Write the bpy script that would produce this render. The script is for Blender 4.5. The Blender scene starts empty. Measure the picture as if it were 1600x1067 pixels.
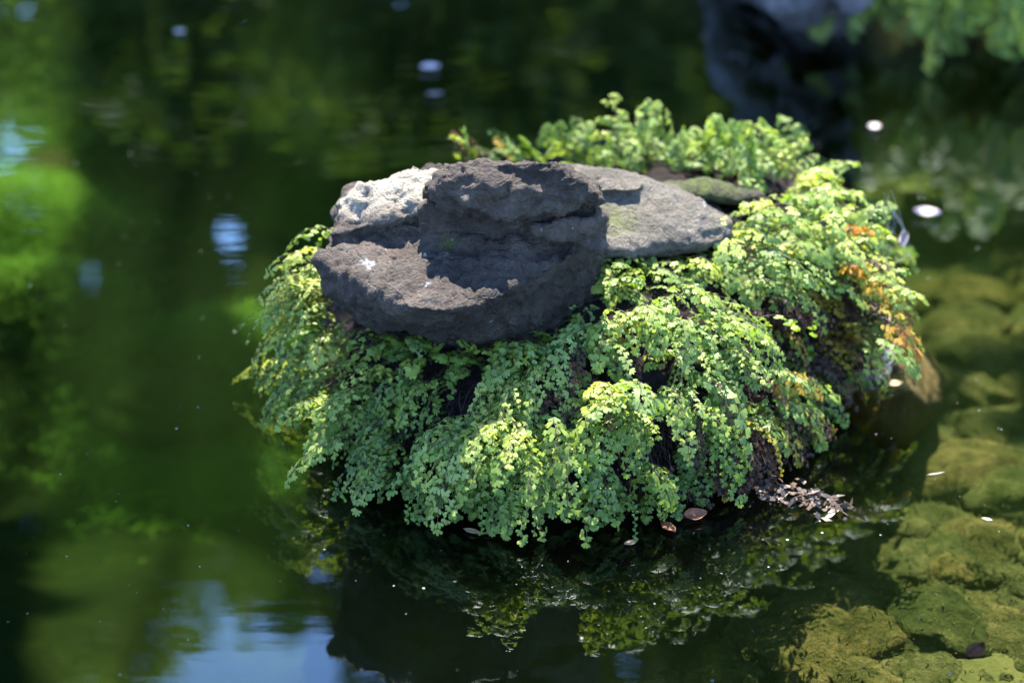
import bpy, bmesh, math, random
import numpy as np
from mathutils import Vector, Matrix, noise

random.seed(7)
RNG = np.random.default_rng(11)
SC = bpy.context.scene
COL = SC.collection
R = math.radians

# ------------------------------------------------------------------ camera, light, exposure
CAM = Vector((0.0, -3.444, 1.606))
PITCH = R(25.0)
FPX = 85.0 / 36.0 * 1600.0
cam_d = bpy.data.cameras.new('camera')
cam = bpy.data.objects.new('camera', cam_d)
COL.objects.link(cam)
cam.location = CAM
cam.rotation_euler = (math.pi / 2 - PITCH, 0, 0)
cam_d.lens = 85.0
cam_d.sensor_width = 36.0
cam_d.clip_start = 0.05
cam_d.clip_end = 500.0
cam_d.dof.use_dof = True
cam_d.dof.focus_distance = 3.25
cam_d.dof.aperture_fstop = 2.0
cam_d.dof.aperture_blades = 9
SC.camera = cam

SUN_EL, SUN_AZ = R(65.0), R(2.0)          # azimuth clockwise from +Y (straight behind the mound)
SUN = Vector((math.sin(SUN_AZ) * math.cos(SUN_EL), math.cos(SUN_AZ) * math.cos(SUN_EL), math.sin(SUN_EL)))
world = bpy.data.worlds.new('World')
SC.world = world
world.use_nodes = True
wn = world.node_tree.nodes
wl = world.node_tree.links
sky = wn.new('ShaderNodeTexSky')
sky.sky_type = 'NISHITA'
sky.sun_disc = False
sky.dust_density = 0.0
sky.ozone_density = 4.0
sky.air_density = 0.7
sky.sun_elevation = SUN_EL
sky.sun_rotation = SUN_AZ
wl.new(sky.outputs[0], wn['Background'].inputs[0])
wn['Background'].inputs[1].default_value = 0.15
sun_d = bpy.data.lights.new('sun', 'SUN')
sun_d.energy = 3.3
sun_d.angle = R(0.5)
sun_d.color = (1.0, 0.93, 0.81)
sun = bpy.data.objects.new('sun', sun_d)
COL.objects.link(sun)
sun.rotation_euler = SUN.to_track_quat('Z', 'Y').to_euler()
SC.view_settings.view_transform = 'Standard'
SC.view_settings.look = 'None'
SC.view_settings.exposure = 3.1
SC.view_settings.gamma = 1.0
SC.view_settings.use_curve_mapping = False
try:
    SC.cycles.max_bounces = 10
    SC.cycles.transparent_max_bounces = 12
    SC.cycles.caustics_reflective = False
    SC.cycles.caustics_refractive = False
    SC.cycles.sample_clamp_indirect = 4.0
except Exception:
    pass


# ------------------------------------------------------------------ helpers
def ray(u, v):
    f = Vector((0, math.cos(PITCH), -math.sin(PITCH)))
    r = Vector((1, 0, 0))
    p = Vector((0, math.sin(PITCH), math.cos(PITCH)))
    return (f * FPX + r * (u - 800) + p * (533.5 - v)).normalized()


def site(u, v, z=0.0):
    """Point of the place at height z that the photograph shows at (u, v)."""
    d = ray(u, v)
    return CAM + d * ((z - CAM.z) / d.z)


def sitey(u, v, y):
    d = ray(u, v)
    return CAM + d * ((y - CAM.y) / d.y)


def tag(o, label=None, cat=None, group=None, kind=None):
    if label: o['label'] = label
    if cat: o['category'] = cat
    if group: o['group'] = group
    if kind: o['kind'] = kind
    return o


def link(name, me, mats, parent=None):
    o = bpy.data.objects.new(name, me)
    COL.objects.link(o)
    for m in (mats if isinstance(mats, (list, tuple)) else [mats]):
        if m is not None:
            me.materials.append(m)
    if parent is not None:
        o.parent = parent
        o.matrix_parent_inverse = Matrix.Translation(-Vector(parent.location)) if parent.rotation_euler[:] == (0, 0, 0) else Matrix()
    return o


def empty(name, loc):
    o = bpy.data.objects.new(name, None)
    o.empty_display_size = 0.05
    o.location = loc
    COL.objects.link(o)
    return o


def mesh_np(name, v, f, smooth=True):
    """v: Nx3, f: list of equally long faces (MxK)"""
    v = np.asarray(v, np.float32)
    f = np.asarray(f, np.int32)
    me = bpy.data.meshes.new(name)
    k = f.shape[1]
    me.vertices.add(len(v)); me.vertices.foreach_set('co', v.ravel())
    me.loops.add(f.size); me.loops.foreach_set('vertex_index', f.ravel())
    me.polygons.add(len(f)); me.polygons.foreach_set('loop_start', np.arange(0, f.size, k, dtype=np.int32))
    me.polygons.foreach_set('use_smooth', np.full(len(f), smooth))
    me.update(calc_edges=True)
    return me


def attr(me, name, vals):
    a = me.attributes.new(name, 'FLOAT', 'POINT')
    a.data.foreach_set('value', np.asarray(vals, np.float32))


def tube_np(pts, r0, r1, k=4):
    pts = np.asarray(pts, float)
    n = len(pts)
    t = np.gradient(pts, axis=0)
    t /= np.linalg.norm(t, axis=1, keepdims=True) + 1e-9
    ref = np.array([0.31, 0.87, 0.2])
    s = np.cross(t, ref); s /= np.linalg.norm(s, axis=1, keepdims=True) + 1e-9
    b = np.cross(t, s)
    rr = np.linspace(r0, r1, n)[:, None, None]
    a = np.arange(k) / k * 2 * np.pi
    v = pts[:, None, :] + rr * (s[:, None, :] * np.cos(a)[None, :, None] + b[:, None, :] * np.sin(a)[None, :, None])
    v = v.reshape(-1, 3)
    f = []
    for i in range(n - 1):
        for j in range(k):
            f.append((i * k + j, i * k + (j + 1) % k, (i + 1) * k + (j + 1) % k, (i + 1) * k + j))
    return v, np.array(f)


def merge(parts):
    vs, fs, o = [], [], 0
    for v, f in parts:
        vs.append(v); fs.append(np.asarray(f) + o); o += len(v)
    return np.concatenate(vs), np.concatenate(fs)


class NT:
    """small node-tree writer"""
    def __init__(self, name):
        self.m = bpy.data.materials.new(name)
        self.m.use_nodes = True
        self.t = self.m.node_tree
        self.b = self.t.nodes['Principled BSDF']
        self.out = self.t.nodes['Material Output']

    def n(self, typ, **kw):
        x = self.t.nodes.new(typ)
        for k, val in kw.items():
            if k in x.inputs.keys() if hasattr(x.inputs, 'keys') else False:
                self.set(x, k, val)
            else:
                setattr(x, k, val)
        return x

    def set(self, node, key, val):
        s = node.inputs[key]
        if hasattr(val, 'is_output') or isinstance(val, bpy.types.NodeSocket):
            self.t.links.new(val, s)
        else:
            s.default_value = val

    def noise(self, scale, detail=4, rough=0.55, vec=None, dist=0.0):
        x = self.t.nodes.new('ShaderNodeTexNoise')
        x.inputs['Scale'].default_value = scale
        x.inputs['Detail'].default_value = detail
        x.inputs['Roughness'].default_value = rough
        x.inputs['Distortion'].default_value = dist
        if vec is not None: self.t.links.new(vec, x.inputs['Vector'])
        return x.outputs['Fac']

    def ramp(self, fac, stops):
        x = self.t.nodes.new('ShaderNodeValToRGB')
        self.t.links.new(fac, x.inputs[0])
        e = x.color_ramp.elements
        while len(e) < len(stops): e.new(0.5)
        for i, (p, c) in enumerate(stops):
            e[i].position = p
            e[i].color = (*c, 1) if isinstance(c, (tuple, list)) else (c, c, c, 1)
        return x.outputs[0]

    def mix(self, fac, a, b, typ='MIX'):
        x = self.t.nodes.new('ShaderNodeMix')
        x.data_type = 'RGBA'; x.blend_type = typ
        for k, val in ((0, fac), (6, a), (7, b)):
            if isinstance(val, bpy.types.NodeSocket): self.t.links.new(val, x.inputs[k])
            else: x.inputs[k].default_value = val if k == 0 else ((*val, 1) if len(val) == 3 else val)
        return x.outputs[2]

    def math(self, op, a, b=0.0):
        x = self.t.nodes.new('ShaderNodeMath'); x.operation = op
        for k, val in ((0, a), (1, b)):
            if isinstance(val, bpy.types.NodeSocket): self.t.links.new(val, x.inputs[k])
            else: x.inputs[k].default_value = val
        return x.outputs[0]

    def pos(self):
        return self.t.nodes.new('ShaderNodeNewGeometry').outputs['Position']

    def objco(self):
        return self.t.nodes.new('ShaderNodeTexCoord').outputs['Object']

    def scaled(self, vec, sx, sy, sz):
        x = self.t.nodes.new('ShaderNodeMapping')
        self.t.links.new(vec, x.inputs[0]); x.inputs['Scale'].default_value = (sx, sy, sz)
        return x.outputs[0]

    def attr(self, name):
        x = self.t.nodes.new('ShaderNodeAttribute'); x.attribute_name = name
        return x.outputs['Fac']

    def rnd(self):
        return self.t.nodes.new('ShaderNodeObjectInfo').outputs['Random']

    def bump(self, h, strength=0.5, dist=0.01):
        x = self.t.nodes.new('ShaderNodeBump')
        x.inputs['Strength'].default_value = strength
        x.inputs['Distance'].default_value = dist
        self.t.links.new(h, x.inputs['Height'])
        return x.outputs[0]

    def base(self, col, rough=0.8, normal=None, spec=None):
        for k, val in (('Base Color', col), ('Roughness', rough), ('Normal', normal), ('Specular IOR Level', spec)):
            if val is None: continue
            if isinstance(val, bpy.types.NodeSocket): self.t.links.new(val, self.b.inputs[k])
            else: self.b.inputs[k].default_value = (*val, 1) if isinstance(val, tuple) and len(val) == 3 else val
        return self.m


# ------------------------------------------------------------------ materials
def mat_rock(name, dark, mid, pale, moss=0.0, lichen=0.5, gloss=0.75, spots=True):
    t = NT(name)
    p = t.objco()
    big = t.noise(9, 6, 0.6, p, 0.4)
    c = t.ramp(big, [(0.30, dark), (0.52, mid), (0.78, pale)])
    fine = t.noise(170, 6, 0.8, p)
    c = t.mix(0.75, c, t.ramp(fine, [(0.28, 0.35), (0.5, 0.95), (0.72, 1.7)]), 'MULTIPLY')
    if lichen:
        ln = t.noise(22, 5, 0.62, t.scaled(p, 1, 1.2, 1.0), 0.6)
        lf = t.ramp(ln, [(0.52, 0.0), (0.68, lichen)])
        c = t.mix(lf, c, tuple(0.35 * a + b for a, b in zip(mid, (0.085, 0.092, 0.080))))
        wn_ = t.noise(70, 3, 0.5, p)
        wf = t.ramp(wn_, [(0.735, 0.0), (0.76, 0.7)])
        c = t.mix(wf, c, (0.42, 0.43, 0.45))
    if spots:
        sp = t.math('MULTIPLY', t.attr('splat'), t.ramp(t.noise(160, 4, 0.6, p), [(0.42, 0.0), (0.5, 1.0)]))
        c = t.mix(sp, c, (0.72, 0.73, 0.78))
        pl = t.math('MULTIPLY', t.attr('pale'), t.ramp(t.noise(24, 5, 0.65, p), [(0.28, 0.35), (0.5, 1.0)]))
        c = t.mix(pl, c, t.mix(0.7, (0.36, 0.325, 0.265, 1), t.ramp(fine, [(0.25, 0.5), (0.75, 1.4)]), 'MULTIPLY'))  # pale lichen tone that also carries sunlight painted into the colour
        ms = t.math('MULTIPLY', t.attr('moss'), t.ramp(t.noise(60, 4, 0.6, p), [(0.35, 0.15), (0.6, 1.0)]))
        c = t.mix(ms, c, (0.075, 0.10, 0.018))
    h1 = t.noise(45, 8, 0.68, p, 0.3)
    h2 = t.noise(260, 4, 0.65, p)
    v = t.t.nodes.new('ShaderNodeTexVoronoi'); v.inputs['Scale'].default_value = 75
    t.t.links.new(p, v.inputs['Vector'])
    pit = t.ramp(v.outputs['Distance'], [(0.05, 0.0), (0.28, 1.0)])
    wp = t.mix(0.12, p, t.t.nodes.new('ShaderNodeTexNoise').outputs['Color'])
    vc = t.t.nodes.new('ShaderNodeTexVoronoi'); vc.feature = 'DISTANCE_TO_EDGE'; vc.inputs['Scale'].default_value = 16
    t.t.links.new(wp, vc.inputs['Vector'])
    crack = t.ramp(vc.outputs['Distance'], [(0.0, 0.0), (0.035, 1.0)])
    h1 = t.math('ADD', h1, t.math('MULTIPLY', crack, 0.16))
    h = t.math('ADD', t.math('MULTIPLY', h1, 1.0), t.math('ADD', t.math('MULTIPLY', h2, 0.5), t.math('MULTIPLY', pit, 0.12)))
    return t.base(c, gloss, t.bump(h, 1.0, 0.022), 0.35)


def mat_leaf(name, ca, cb, cc, trans=0.35, rough=0.55):
    t = NT(name)
    tint = t.attr('tint')
    c = t.ramp(tint, [(0.0, ca), (0.55, cb), (1.0, cc)])
    rnd = t.rnd()
    c = t.mix(0.75, c, t.ramp(rnd, [(0.0, (0.62, 0.74, 0.72)), (0.5, (1.0, 1.0, 1.0)), (1.0, (1.4, 1.2, 0.85))]), 'MULTIPLY')
    t.base(c, rough, None, 0.35)
    tr = t.t.nodes.new('ShaderNodeBsdfTranslucent')
    tc = t.mix(1.0, c, (1.3, 1.35, 0.50, 1), 'MULTIPLY')
    t.t.links.new(tc, tr.inputs[0])
    mx = t.t.nodes.new('ShaderNodeMixShader')
    mx.inputs[0].default_value = trans
    t.t.links.new(t.b.outputs[0], mx.inputs[1]); t.t.links.new(tr.outputs[0], mx.inputs[2])
    t.t.links.new(mx.outputs[0], t.out.inputs[0])
    return t.m


def mat_plain(name, col, rough=0.7, var=0.3, scale=40, spec=0.3):
    t = NT(name)
    n = t.noise(scale, 4, 0.6, t.objco())
    c = t.mix(1.0, (*col, 1), t.ramp(n, [(0.3, 1 - var), (0.7, 1 + var)]), 'MULTIPLY')
    return t.base(c, rough, t.bump(n, 0.4, 0.004), spec)


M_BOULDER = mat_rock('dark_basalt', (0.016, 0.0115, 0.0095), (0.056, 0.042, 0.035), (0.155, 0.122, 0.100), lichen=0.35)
M_PALE = mat_rock('pale_stone', (0.06, 0.052, 0.043), (0.14, 0.125, 0.103), (0.23, 0.208, 0.172), lichen=0.2)
M_DARKSTONE = mat_rock('bluish_stone', (0.03, 0.032, 0.04), (0.06, 0.062, 0.075), (0.11, 0.11, 0.12), lichen=0.3, spots=False)
M_FARROCK = mat_rock('bank_rock', (0.12, 0.115, 0.14), (0.26, 0.25, 0.29), (0.42, 0.40, 0.45), lichen=0.3, spots=False)
M_PEAT = mat_plain('peat', (0.010, 0.0075, 0.007), 0.95, 0.6, 60, 0.1)
M_ROOT = mat_plain('dead_stalk', (0.040, 0.028, 0.026), 0.85, 0.5, 90, 0.2)
M_STALK = mat_plain('fern_stalk', (0.025, 0.014, 0.012), 0.45, 0.3, 90, 0.4)
M_FERN = mat_leaf('fern_green', (0.075, 0.140, 0.022), (0.175, 0.265, 0.046), (0.34, 0.40, 0.105), 0.44)
M_FERNB = mat_leaf('fern_bluish', (0.075, 0.140, 0.028), (0.160, 0.245, 0.056), (0.29, 0.36, 0.11), 0.40)
M_FERNY = mat_leaf('fern_yellow', (0.20, 0.20, 0.025), (0.42, 0.30, 0.035), (0.48, 0.20, 0.03), 0.45)
M_DRY = mat_leaf('fern_dry', (0.030, 0.018, 0.014), (0.060, 0.034, 0.024), (0.16, 0.07, 0.03), 0.25, 0.7)
M_TREE = mat_leaf('tree_leaf', (0.030, 0.055, 0.014), (0.05, 0.085, 0.022), (0.09, 0.12, 0.035), 0.35, 0.8)
M_TREE.node_tree.nodes['Principled BSDF'].inputs['Specular IOR Level'].default_value = .1
M_BARK = mat_plain('bark', (0.07, 0.055, 0.042), 0.9, 0.5, 18, 0.2)


def wet_above_water(m):
    nt = m.node_tree; b = nt.nodes['Principled BSDF']
    g = nt.nodes.new('ShaderNodeNewGeometry'); sx = nt.nodes.new('ShaderNodeSeparateXYZ'); nt.links.new(g.outputs['Position'], sx.inputs[0])
    r = nt.nodes.new('ShaderNodeValToRGB'); ad = nt.nodes.new('ShaderNodeMath'); ad.operation = 'MULTIPLY_ADD'; ad.inputs[1].default_value = 10.0; ad.inputs[2].default_value = .5
    nt.links.new(sx.outputs[2], ad.inputs[0]); nt.links.new(ad.outputs[0], r.inputs[0])
    r.color_ramp.elements[0].position = .46; r.color_ramp.elements[0].color = (0, 0, 0, 1); r.color_ramp.elements[1].position = .5; r.color_ramp.elements[1].color = (1, 1, 1, 1)
    nt.links.new(r.outputs[0], b.inputs['Coat Weight']); b.inputs['Coat Roughness'].default_value = .22


def mat_bedstone():
    t = NT('algae_stone')
    p = t.pos()
    n = t.noise(9, 6, 0.7, p, 0.8)
    m = t.noise(34, 5, 0.7, p, 0.6)
    f = t.noise(150, 5, 0.8, p)
    c = t.ramp(n, [(0.30, (0.026, 0.032, 0.011)), (0.50, (0.078, 0.074, 0.030)), (0.72, (0.185, 0.145, 0.070))])
    c = t.mix(0.85, c, t.ramp(m, [(0.30, (0.35, 0.45, 0.3)), (0.55, (1.0, 1.0, 1.0)), (0.75, (1.5, 1.35, 1.2))]), 'MULTIPLY')
    c = t.mix(0.8, c, t.ramp(f, [(0.3, 0.5), (0.7, 1.5)]), 'MULTIPLY')
    c = t.mix(0.6, c, t.ramp(t.rnd(), [(0.0, (0.5, 0.7, 0.4)), (0.5, (1, 1, 1)), (1.0, (1.5, 1.2, 0.9))]), 'MULTIPLY')
    return t.base(c, 0.95, t.bump(t.math('ADD', m, t.math('MULTIPLY', f, .4)), 1.0, 0.02), 0.05)


M_BEDSTONE = mat_bedstone()
M_WETSTONE = mat_rock('wet_brown_stone', (0.10, 0.060, 0.026), (0.20, 0.125, 0.052), (0.28, 0.19, 0.09), lichen=0.0, spots=False, gloss=0.9)
M_BROWNSTONE = mat_rock('brown_stone', (0.10, 0.065, 0.032), (0.19, 0.13, 0.065), (0.28, 0.20, 0.11), lichen=0.0, spots=False, gloss=0.9)


def mat_algae():
    t = NT('green_algae')
    c = t.ramp(t.attr('tint'), [(0.0, (0.075, 0.15, 0.025)), (0.5, (0.16, 0.27, 0.05)), (1.0, (0.30, 0.39, 0.10))])
    t.base(c, 0.9, None, 0.1)
    tr = t.t.nodes.new('ShaderNodeBsdfTranslucent'); t.t.links.new(c, tr.inputs[0])
    mx = t.t.nodes.new('ShaderNodeMixShader'); mx.inputs[0].default_value = 0.4
    t.t.links.new(t.b.outputs[0], mx.inputs[1]); t.t.links.new(tr.outputs[0], mx.inputs[2])
    t.t.links.new(mx.outputs[0], t.out.inputs[0])
    return t.m


M_ALGAE = mat_algae()


def mat_ground():
    t = NT('mud_and_soil')
    p = t.pos()
    sep = t.t.nodes.new('ShaderNodeSeparateXYZ'); t.t.links.new(p, sep.inputs[0])
    n = t.noise(4.5, 6, 0.65, p, 0.6)
    f = t.noise(60, 5, 0.7, p)
    silt = t.ramp(n, [(0.3, (0.035, 0.036, 0.012)), (0.55, (0.075, 0.070, 0.024)), (0.75, (0.12, 0.105, 0.04))])
    mud = t.ramp(n, [(0.3, (0.007, 0.009, 0.004)), (0.55, (0.015, 0.019, 0.006)), (0.75, (0.03, 0.036, 0.010))])
    soil = t.ramp(n, [(0.3, (0.03, 0.024, 0.016)), (0.55, (0.05, 0.055, 0.02)), (0.75, (0.05, 0.09, 0.02))])
    c = t.mix(t.ramp(sep.outputs[2], [(0.0, 0.0), (0.03, 1.0)]), t.mix(t.ramp(t.math('ADD', sep.outputs[2], 1.0), [(0.56, 0.0), (0.72, 1.0)]), mud, silt), soil)
    c = t.mix(0.6, c, t.ramp(f, [(0.3, 0.55), (0.7, 1.35)]), 'MULTIPLY')
    return t.base(c, 0.95, t.bump(f, 0.6, 0.01), 0.1)


M_GROUND = mat_ground()


def mat_water():
    t = NT('pond_water')
    t.t.nodes.remove(t.b)
    p = t.pos()
    h1 = t.noise(2.2, 3, 0.5, t.scaled(p, 1.0, 2.6, 1), 0.2)
    h2 = t.noise(9, 2, 0.5, t.scaled(p, 0.7, 2.2, 1), 0.3)
    h3 = t.noise(26, 2, 0.5, t.scaled(p, 0.6, 2.0, 1), 0.2)
    h = t.math('ADD', t.math('ADD', h1, t.math('MULTIPLY', h2, 0.16)), t.math('MULTIPLY', h3, 0.03))
    bmp = t.bump(h, 0.10, 0.006)
    fr = t.t.nodes.new('ShaderNodeFresnel'); fr.inputs[0].default_value = 1.34
    t.t.links.new(bmp, fr.inputs['Normal'])
    fac = t.math('MINIMUM', t.math('MULTIPLY', fr.outputs[0], 1.7), 1.0)
    gl = t.t.nodes.new('ShaderNodeBsdfGlossy'); gl.inputs['Roughness'].default_value = 0.01; gl.inputs['Color'].default_value = (0.84, 0.94, 1.0, 1)
    t.t.links.new(bmp, gl.inputs['Normal'])
    tr = t.t.nodes.new('ShaderNodeBsdfTransparent'); tr.inputs[0].default_value = (0.93, 0.97, 0.93, 1)
    mx = t.t.nodes.new('ShaderNodeMixShader')
    t.t.links.new(fac, mx.inputs[0]); t.t.links.new(tr.outputs[0], mx.inputs[1]); t.t.links.new(gl.outputs[0], mx.inputs[2])
    t.t.links.new(mx.outputs[0], t.out.inputs[0])
    va = t.t.nodes.new('ShaderNodeVolumeAbsorption')
    va.inputs['Color'].default_value = (0.50, 0.66, 0.30, 1)
    va.inputs['Density'].default_value = 1.35
    vs = t.t.nodes.new('ShaderNodeVolumeScatter')
    vs.inputs['Color'].default_value = (0.52, 0.92, 0.30, 1)
    vs.inputs['Density'].default_value = 0.042
    vs.inputs['Anisotropy'].default_value = 0.2
    ad = t.t.nodes.new('ShaderNodeAddShader')
    t.t.links.new(va.outputs[0], ad.inputs[0]); t.t.links.new(vs.outputs[0], ad.inputs[1])
    t.t.links.new(ad.outputs[0], t.out.inputs['Volume'])
    return t.m


M_WATER = mat_water()


# ------------------------------------------------------------------ ground and water
def sstep(a, b, x):
    k = np.clip((x - a) / (b - a), 0, 1)
    return k * k * (3 - 2 * k)


def fbm2(x, y, s, seed=0.0, oct=4):
    out = np.zeros(x.shape)
    xf, yf = x.ravel() * s, y.ravel() * s
    o = np.array([noise.fractal(Vector((a + seed, b - seed, seed * 1.7)), 0.9, 2.0, oct) for a, b in zip(xf, yf)])
    return o.reshape(x.shape)


def ground_z(x, y, n=None):
    x = np.asarray(x, float); y = np.asarray(y, float)
    f = (x / 4.5) ** 2 + ((y + 0.2) / 2.95) ** 2
    f = f + 1.3 * np.exp(-(((x - 1.3) / 0.62) ** 2 + ((y - 2.1) / 0.45) ** 2))
    dep = 0.60 - 0.34 * sstep(-0.5, 0.35, x) + 0.30 * sstep(0.1, 1.1, y) * (1 - 0.7 * sstep(0.3, 0.9, x))
    dep = dep - 0.48 * np.exp(-(((x + 1.2) / .6) ** 2 + ((y - 1.6) / .8) ** 2)) - 0.36 * np.exp(-(((x + .46) / .34) ** 2 + ((y - 1.4) / .32) ** 2))
    z = -dep * (1 - sstep(0.62, 1.0, f)) + 0.38 * sstep(1.0, 1.5, f)
    if n is not None:
        z = z + n * (0.05 + 0.35 * sstep(1.5, 4, f))
    return z


def spaced(lo, hi, fine_lo, fine_hi, step, grow=1.25):
    xs = list(np.arange(fine_lo, fine_hi + 1e-6, step))
    d = step
    while xs[-1] < hi:
        d *= grow; xs.append(xs[-1] + d)
    d = step
    while xs[0] > lo:
        d *= grow; xs.insert(0, xs[0] - d)
    return np.array(xs)


gx = spaced(-150, 150, -2.2, 2.4, 0.035)
gy = spaced(-60, 220, -1.6, 2.8, 0.035)
GX, GY = np.meshgrid(gx, gy)
GN = fbm2(GX, GY, 2.2, 3.3)
GZ = ground_z(GX, GY, np.clip(GN, -1, 1))
nx, ny = len(gx), len(gy)
idx = np.arange(nx * ny).reshape(ny, nx)
faces = np.stack([idx[:-1, :-1], idx[:-1, 1:], idx[1:, 1:], idx[1:, :-1]], -1).reshape(-1, 4)
ground = link('ground', mesh_np('ground', np.stack([GX, GY, GZ], -1).reshape(-1, 3), faces), M_GROUND)
tag(ground, kind='structure')

wx, wy0, wy1, wz = 7.0, -4.2, 4.6, -1.6
wv = [(-wx, wy0, 0), (wx, wy0, 0), (wx, wy1, 0), (-wx, wy1, 0), (-wx, wy0, wz), (wx, wy0, wz), (wx, wy1, wz), (-wx, wy1, wz)]
wf = [(0, 1, 2, 3), (7, 6, 5, 4), (0, 4, 5, 1), (1, 5, 6, 2), (2, 6, 7, 3), (3, 7, 4, 0)]
water = link('water', mesh_np('water', wv, wf, False), M_WATER)
tag(water, kind='structure')

# ------------------------------------------------------------------ rock builder
def rock(name, hulls, voxel, mats, amp=(0.012, 0.004, 0.0015), strata=0.0, smooth=6, splats=(), mosses=(), parent=None, seed=0.0, tilt=(0.25, 0.1), grooves=(), sunlit_pales=()):
    bm = bmesh.new()
    for pts in hulls:
        b2 = bmesh.new()
        vs = [b2.verts.new(p) for p in pts]
        res = bmesh.ops.convex_hull(b2, input=vs)
        dead = [g for g in res['geom_interior'] if isinstance(g, bmesh.types.BMVert)]
        bmesh.ops.delete(b2, geom=dead, context='VERTS')
        loose = [q for q in b2.verts if not q.link_faces]
        bmesh.ops.delete(b2, geom=loose, context='VERTS')
        bmesh.ops.recalc_face_normals(b2, faces=b2.faces)
        tmp = bpy.data.meshes.new('tmp'); b2.to_mesh(tmp); b2.free()
        bm.from_mesh(tmp); bpy.data.meshes.remove(tmp)
    me = bpy.data.meshes.new('tmp'); bm.to_mesh(me); bm.free()
    o = bpy.data.objects.new('tmp', me); COL.objects.link(o)
    md = o.modifiers.new('r', 'REMESH'); md.mode = 'VOXEL'; md.voxel_size = voxel
    dg = bpy.context.evaluated_depsgraph_get()
    out = bpy.data.meshes.new_from_object(o.evaluated_get(dg))
    bpy.data.objects.remove(o); bpy.data.meshes.remove(me)
    n = len(out.vertices)
    co = np.zeros(n * 3, np.float32); out.vertices.foreach_get('co', co); co = co.reshape(-1, 3).astype(float)
    e = np.zeros(len(out.edges) * 2, np.int32); out.edges.foreach_get('vertices', e); e = e.reshape(-1, 2)
    deg = np.bincount(e.ravel(), minlength=n)[:, None]
    for _ in range(smooth):
        s = np.zeros_like(co)
        np.add.at(s, e[:, 0], co[e[:, 1]]); np.add.at(s, e[:, 1], co[e[:, 0]])
        co = co * 0.4 + 0.6 * s / np.maximum(deg, 1)
    out.vertices.foreach_set('co', co.astype(np.float32).ravel()); out.update()
    nr = np.zeros(n * 3, np.float32); out.vertices.foreach_get('normal', nr); nr = nr.reshape(-1, 3).astype(float)
    d = np.zeros(n)
    for i, (x, y, z) in enumerate(co):
        q = Vector((x + seed, y + seed, z - seed))
        w = noise.fractal(q * 9.0, 0.8, 2.1, 4)
        dd = amp[0] * w + amp[1] * noise.fractal(q * 34.0, 0.7, 2.1, 4) + amp[2] * noise.noise(q * 130.0)
        rg = 1.0 - abs(noise.fractal(q * 17.0 + Vector((3, 9, 2)), 0.9, 2.0, 3)) * 1.6
        dd += amp[1] * 0.6 * (max(0.0, rg) ** 3 - 0.4)
        dd -= amp[1] * 0.35 * max(0.0, noise.noise(q * 40.0 + Vector((7, 3, 1))) - 0.30) * 2.0
        if strata:
            lz = z + tilt[0] * x + tilt[1] * y
            dd += strata * noise.noise(Vector((x * 7, y * 7, lz * 42.0 + w * 0.8)))
        d[i] = dd
    for (g0, g1, rad, depth) in grooves:
        a = np.array(g0); b = np.array(g1); ab = b - a
        k = np.clip(((co - a) @ ab) / (ab @ ab), 0, 1)
        dist = np.linalg.norm(co - (a + k[:, None] * ab), axis=1)
        d -= depth * np.exp(-(dist / rad) ** 2)
    co = co + nr * d[:, None]
    out.vertices.foreach_set('co', co.astype(np.float32).ravel())
    out.polygons.foreach_set('use_smooth', np.ones(len(out.polygons), bool))
    sp = np.zeros(n)
    for (p, r) in splats:
        sp = np.maximum(sp, np.clip(1.5 - np.linalg.norm(co - np.array(p), axis=1) / r, 0, 1))
    attr(out, 'splat', sp)
    ms = np.zeros(n)
    for (p, r) in mosses:
        ms = np.maximum(ms, np.clip(1.6 - np.linalg.norm(co - np.array(p), axis=1) / r, 0, 1))
    attr(out, 'moss', ms)
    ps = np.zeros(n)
    for (p, r) in sunlit_pales:
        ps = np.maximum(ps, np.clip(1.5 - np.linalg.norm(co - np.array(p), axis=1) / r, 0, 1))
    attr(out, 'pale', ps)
    out.update()
    out.name = name
    return link(name, out, mats, parent)


def V(u, v, z):
    return tuple(site(u, v, z))


# ------------------------------------------------------------------ the mound under the ferns
FOOT = [(486, 650), (515, 735), (590, 805), (700, 838), (820, 846), (960, 842), (1080, 818), (1170, 775), (1260, 700), (1325, 620),
        (1370, 520), (1370, 420), (1290, 330), (1150, 280), (950, 265), (760, 290), (600, 390), (510, 540)]
foot_w = np.array([site(u, v)[:2] for u, v in FOOT])
MC = np.array([0.115, -0.19])
fa = np.arctan2(foot_w[:, 1] - MC[1], foot_w[:, 0] - MC[0])
fr_ = np.hypot(foot_w[:, 0] - MC[0], foot_w[:, 1] - MC[1])
fr_ = fr_ * (1 - .16 * (np.sin(-fa) > -.2))
o_ = np.argsort(fa); fa = fa[o_]; fr_ = fr_[o_]
FA = np.concatenate([fa - 2 * np.pi, fa, fa + 2 * np.pi]); FR = np.tile(fr_, 3)


def mound_R(a):
    return np.interp(a, FA, FR)


def mound_z(x, y):
    dx, dy = x - MC[0], y - MC[1]
    s = np.hypot(dx, dy) / mound_R(np.arctan2(dy, dx))
    hgt = 0.205 + 0.05 * sstep(0.05, 0.32, x)
    return hgt * (1 - np.power(s, 3.6))


def mound_hit(u, v):
    """where the line of sight through (u, v) meets the mound"""
    d = ray(u, v)
    t = (0.4 - CAM.z) / d.z
    for _ in range(900):
        p = CAM + d * t
        if p.z < 0: return None
        if p.z < float(mound_z(p.x, p.y)): return p
        t += 0.0015
    return None


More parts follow.
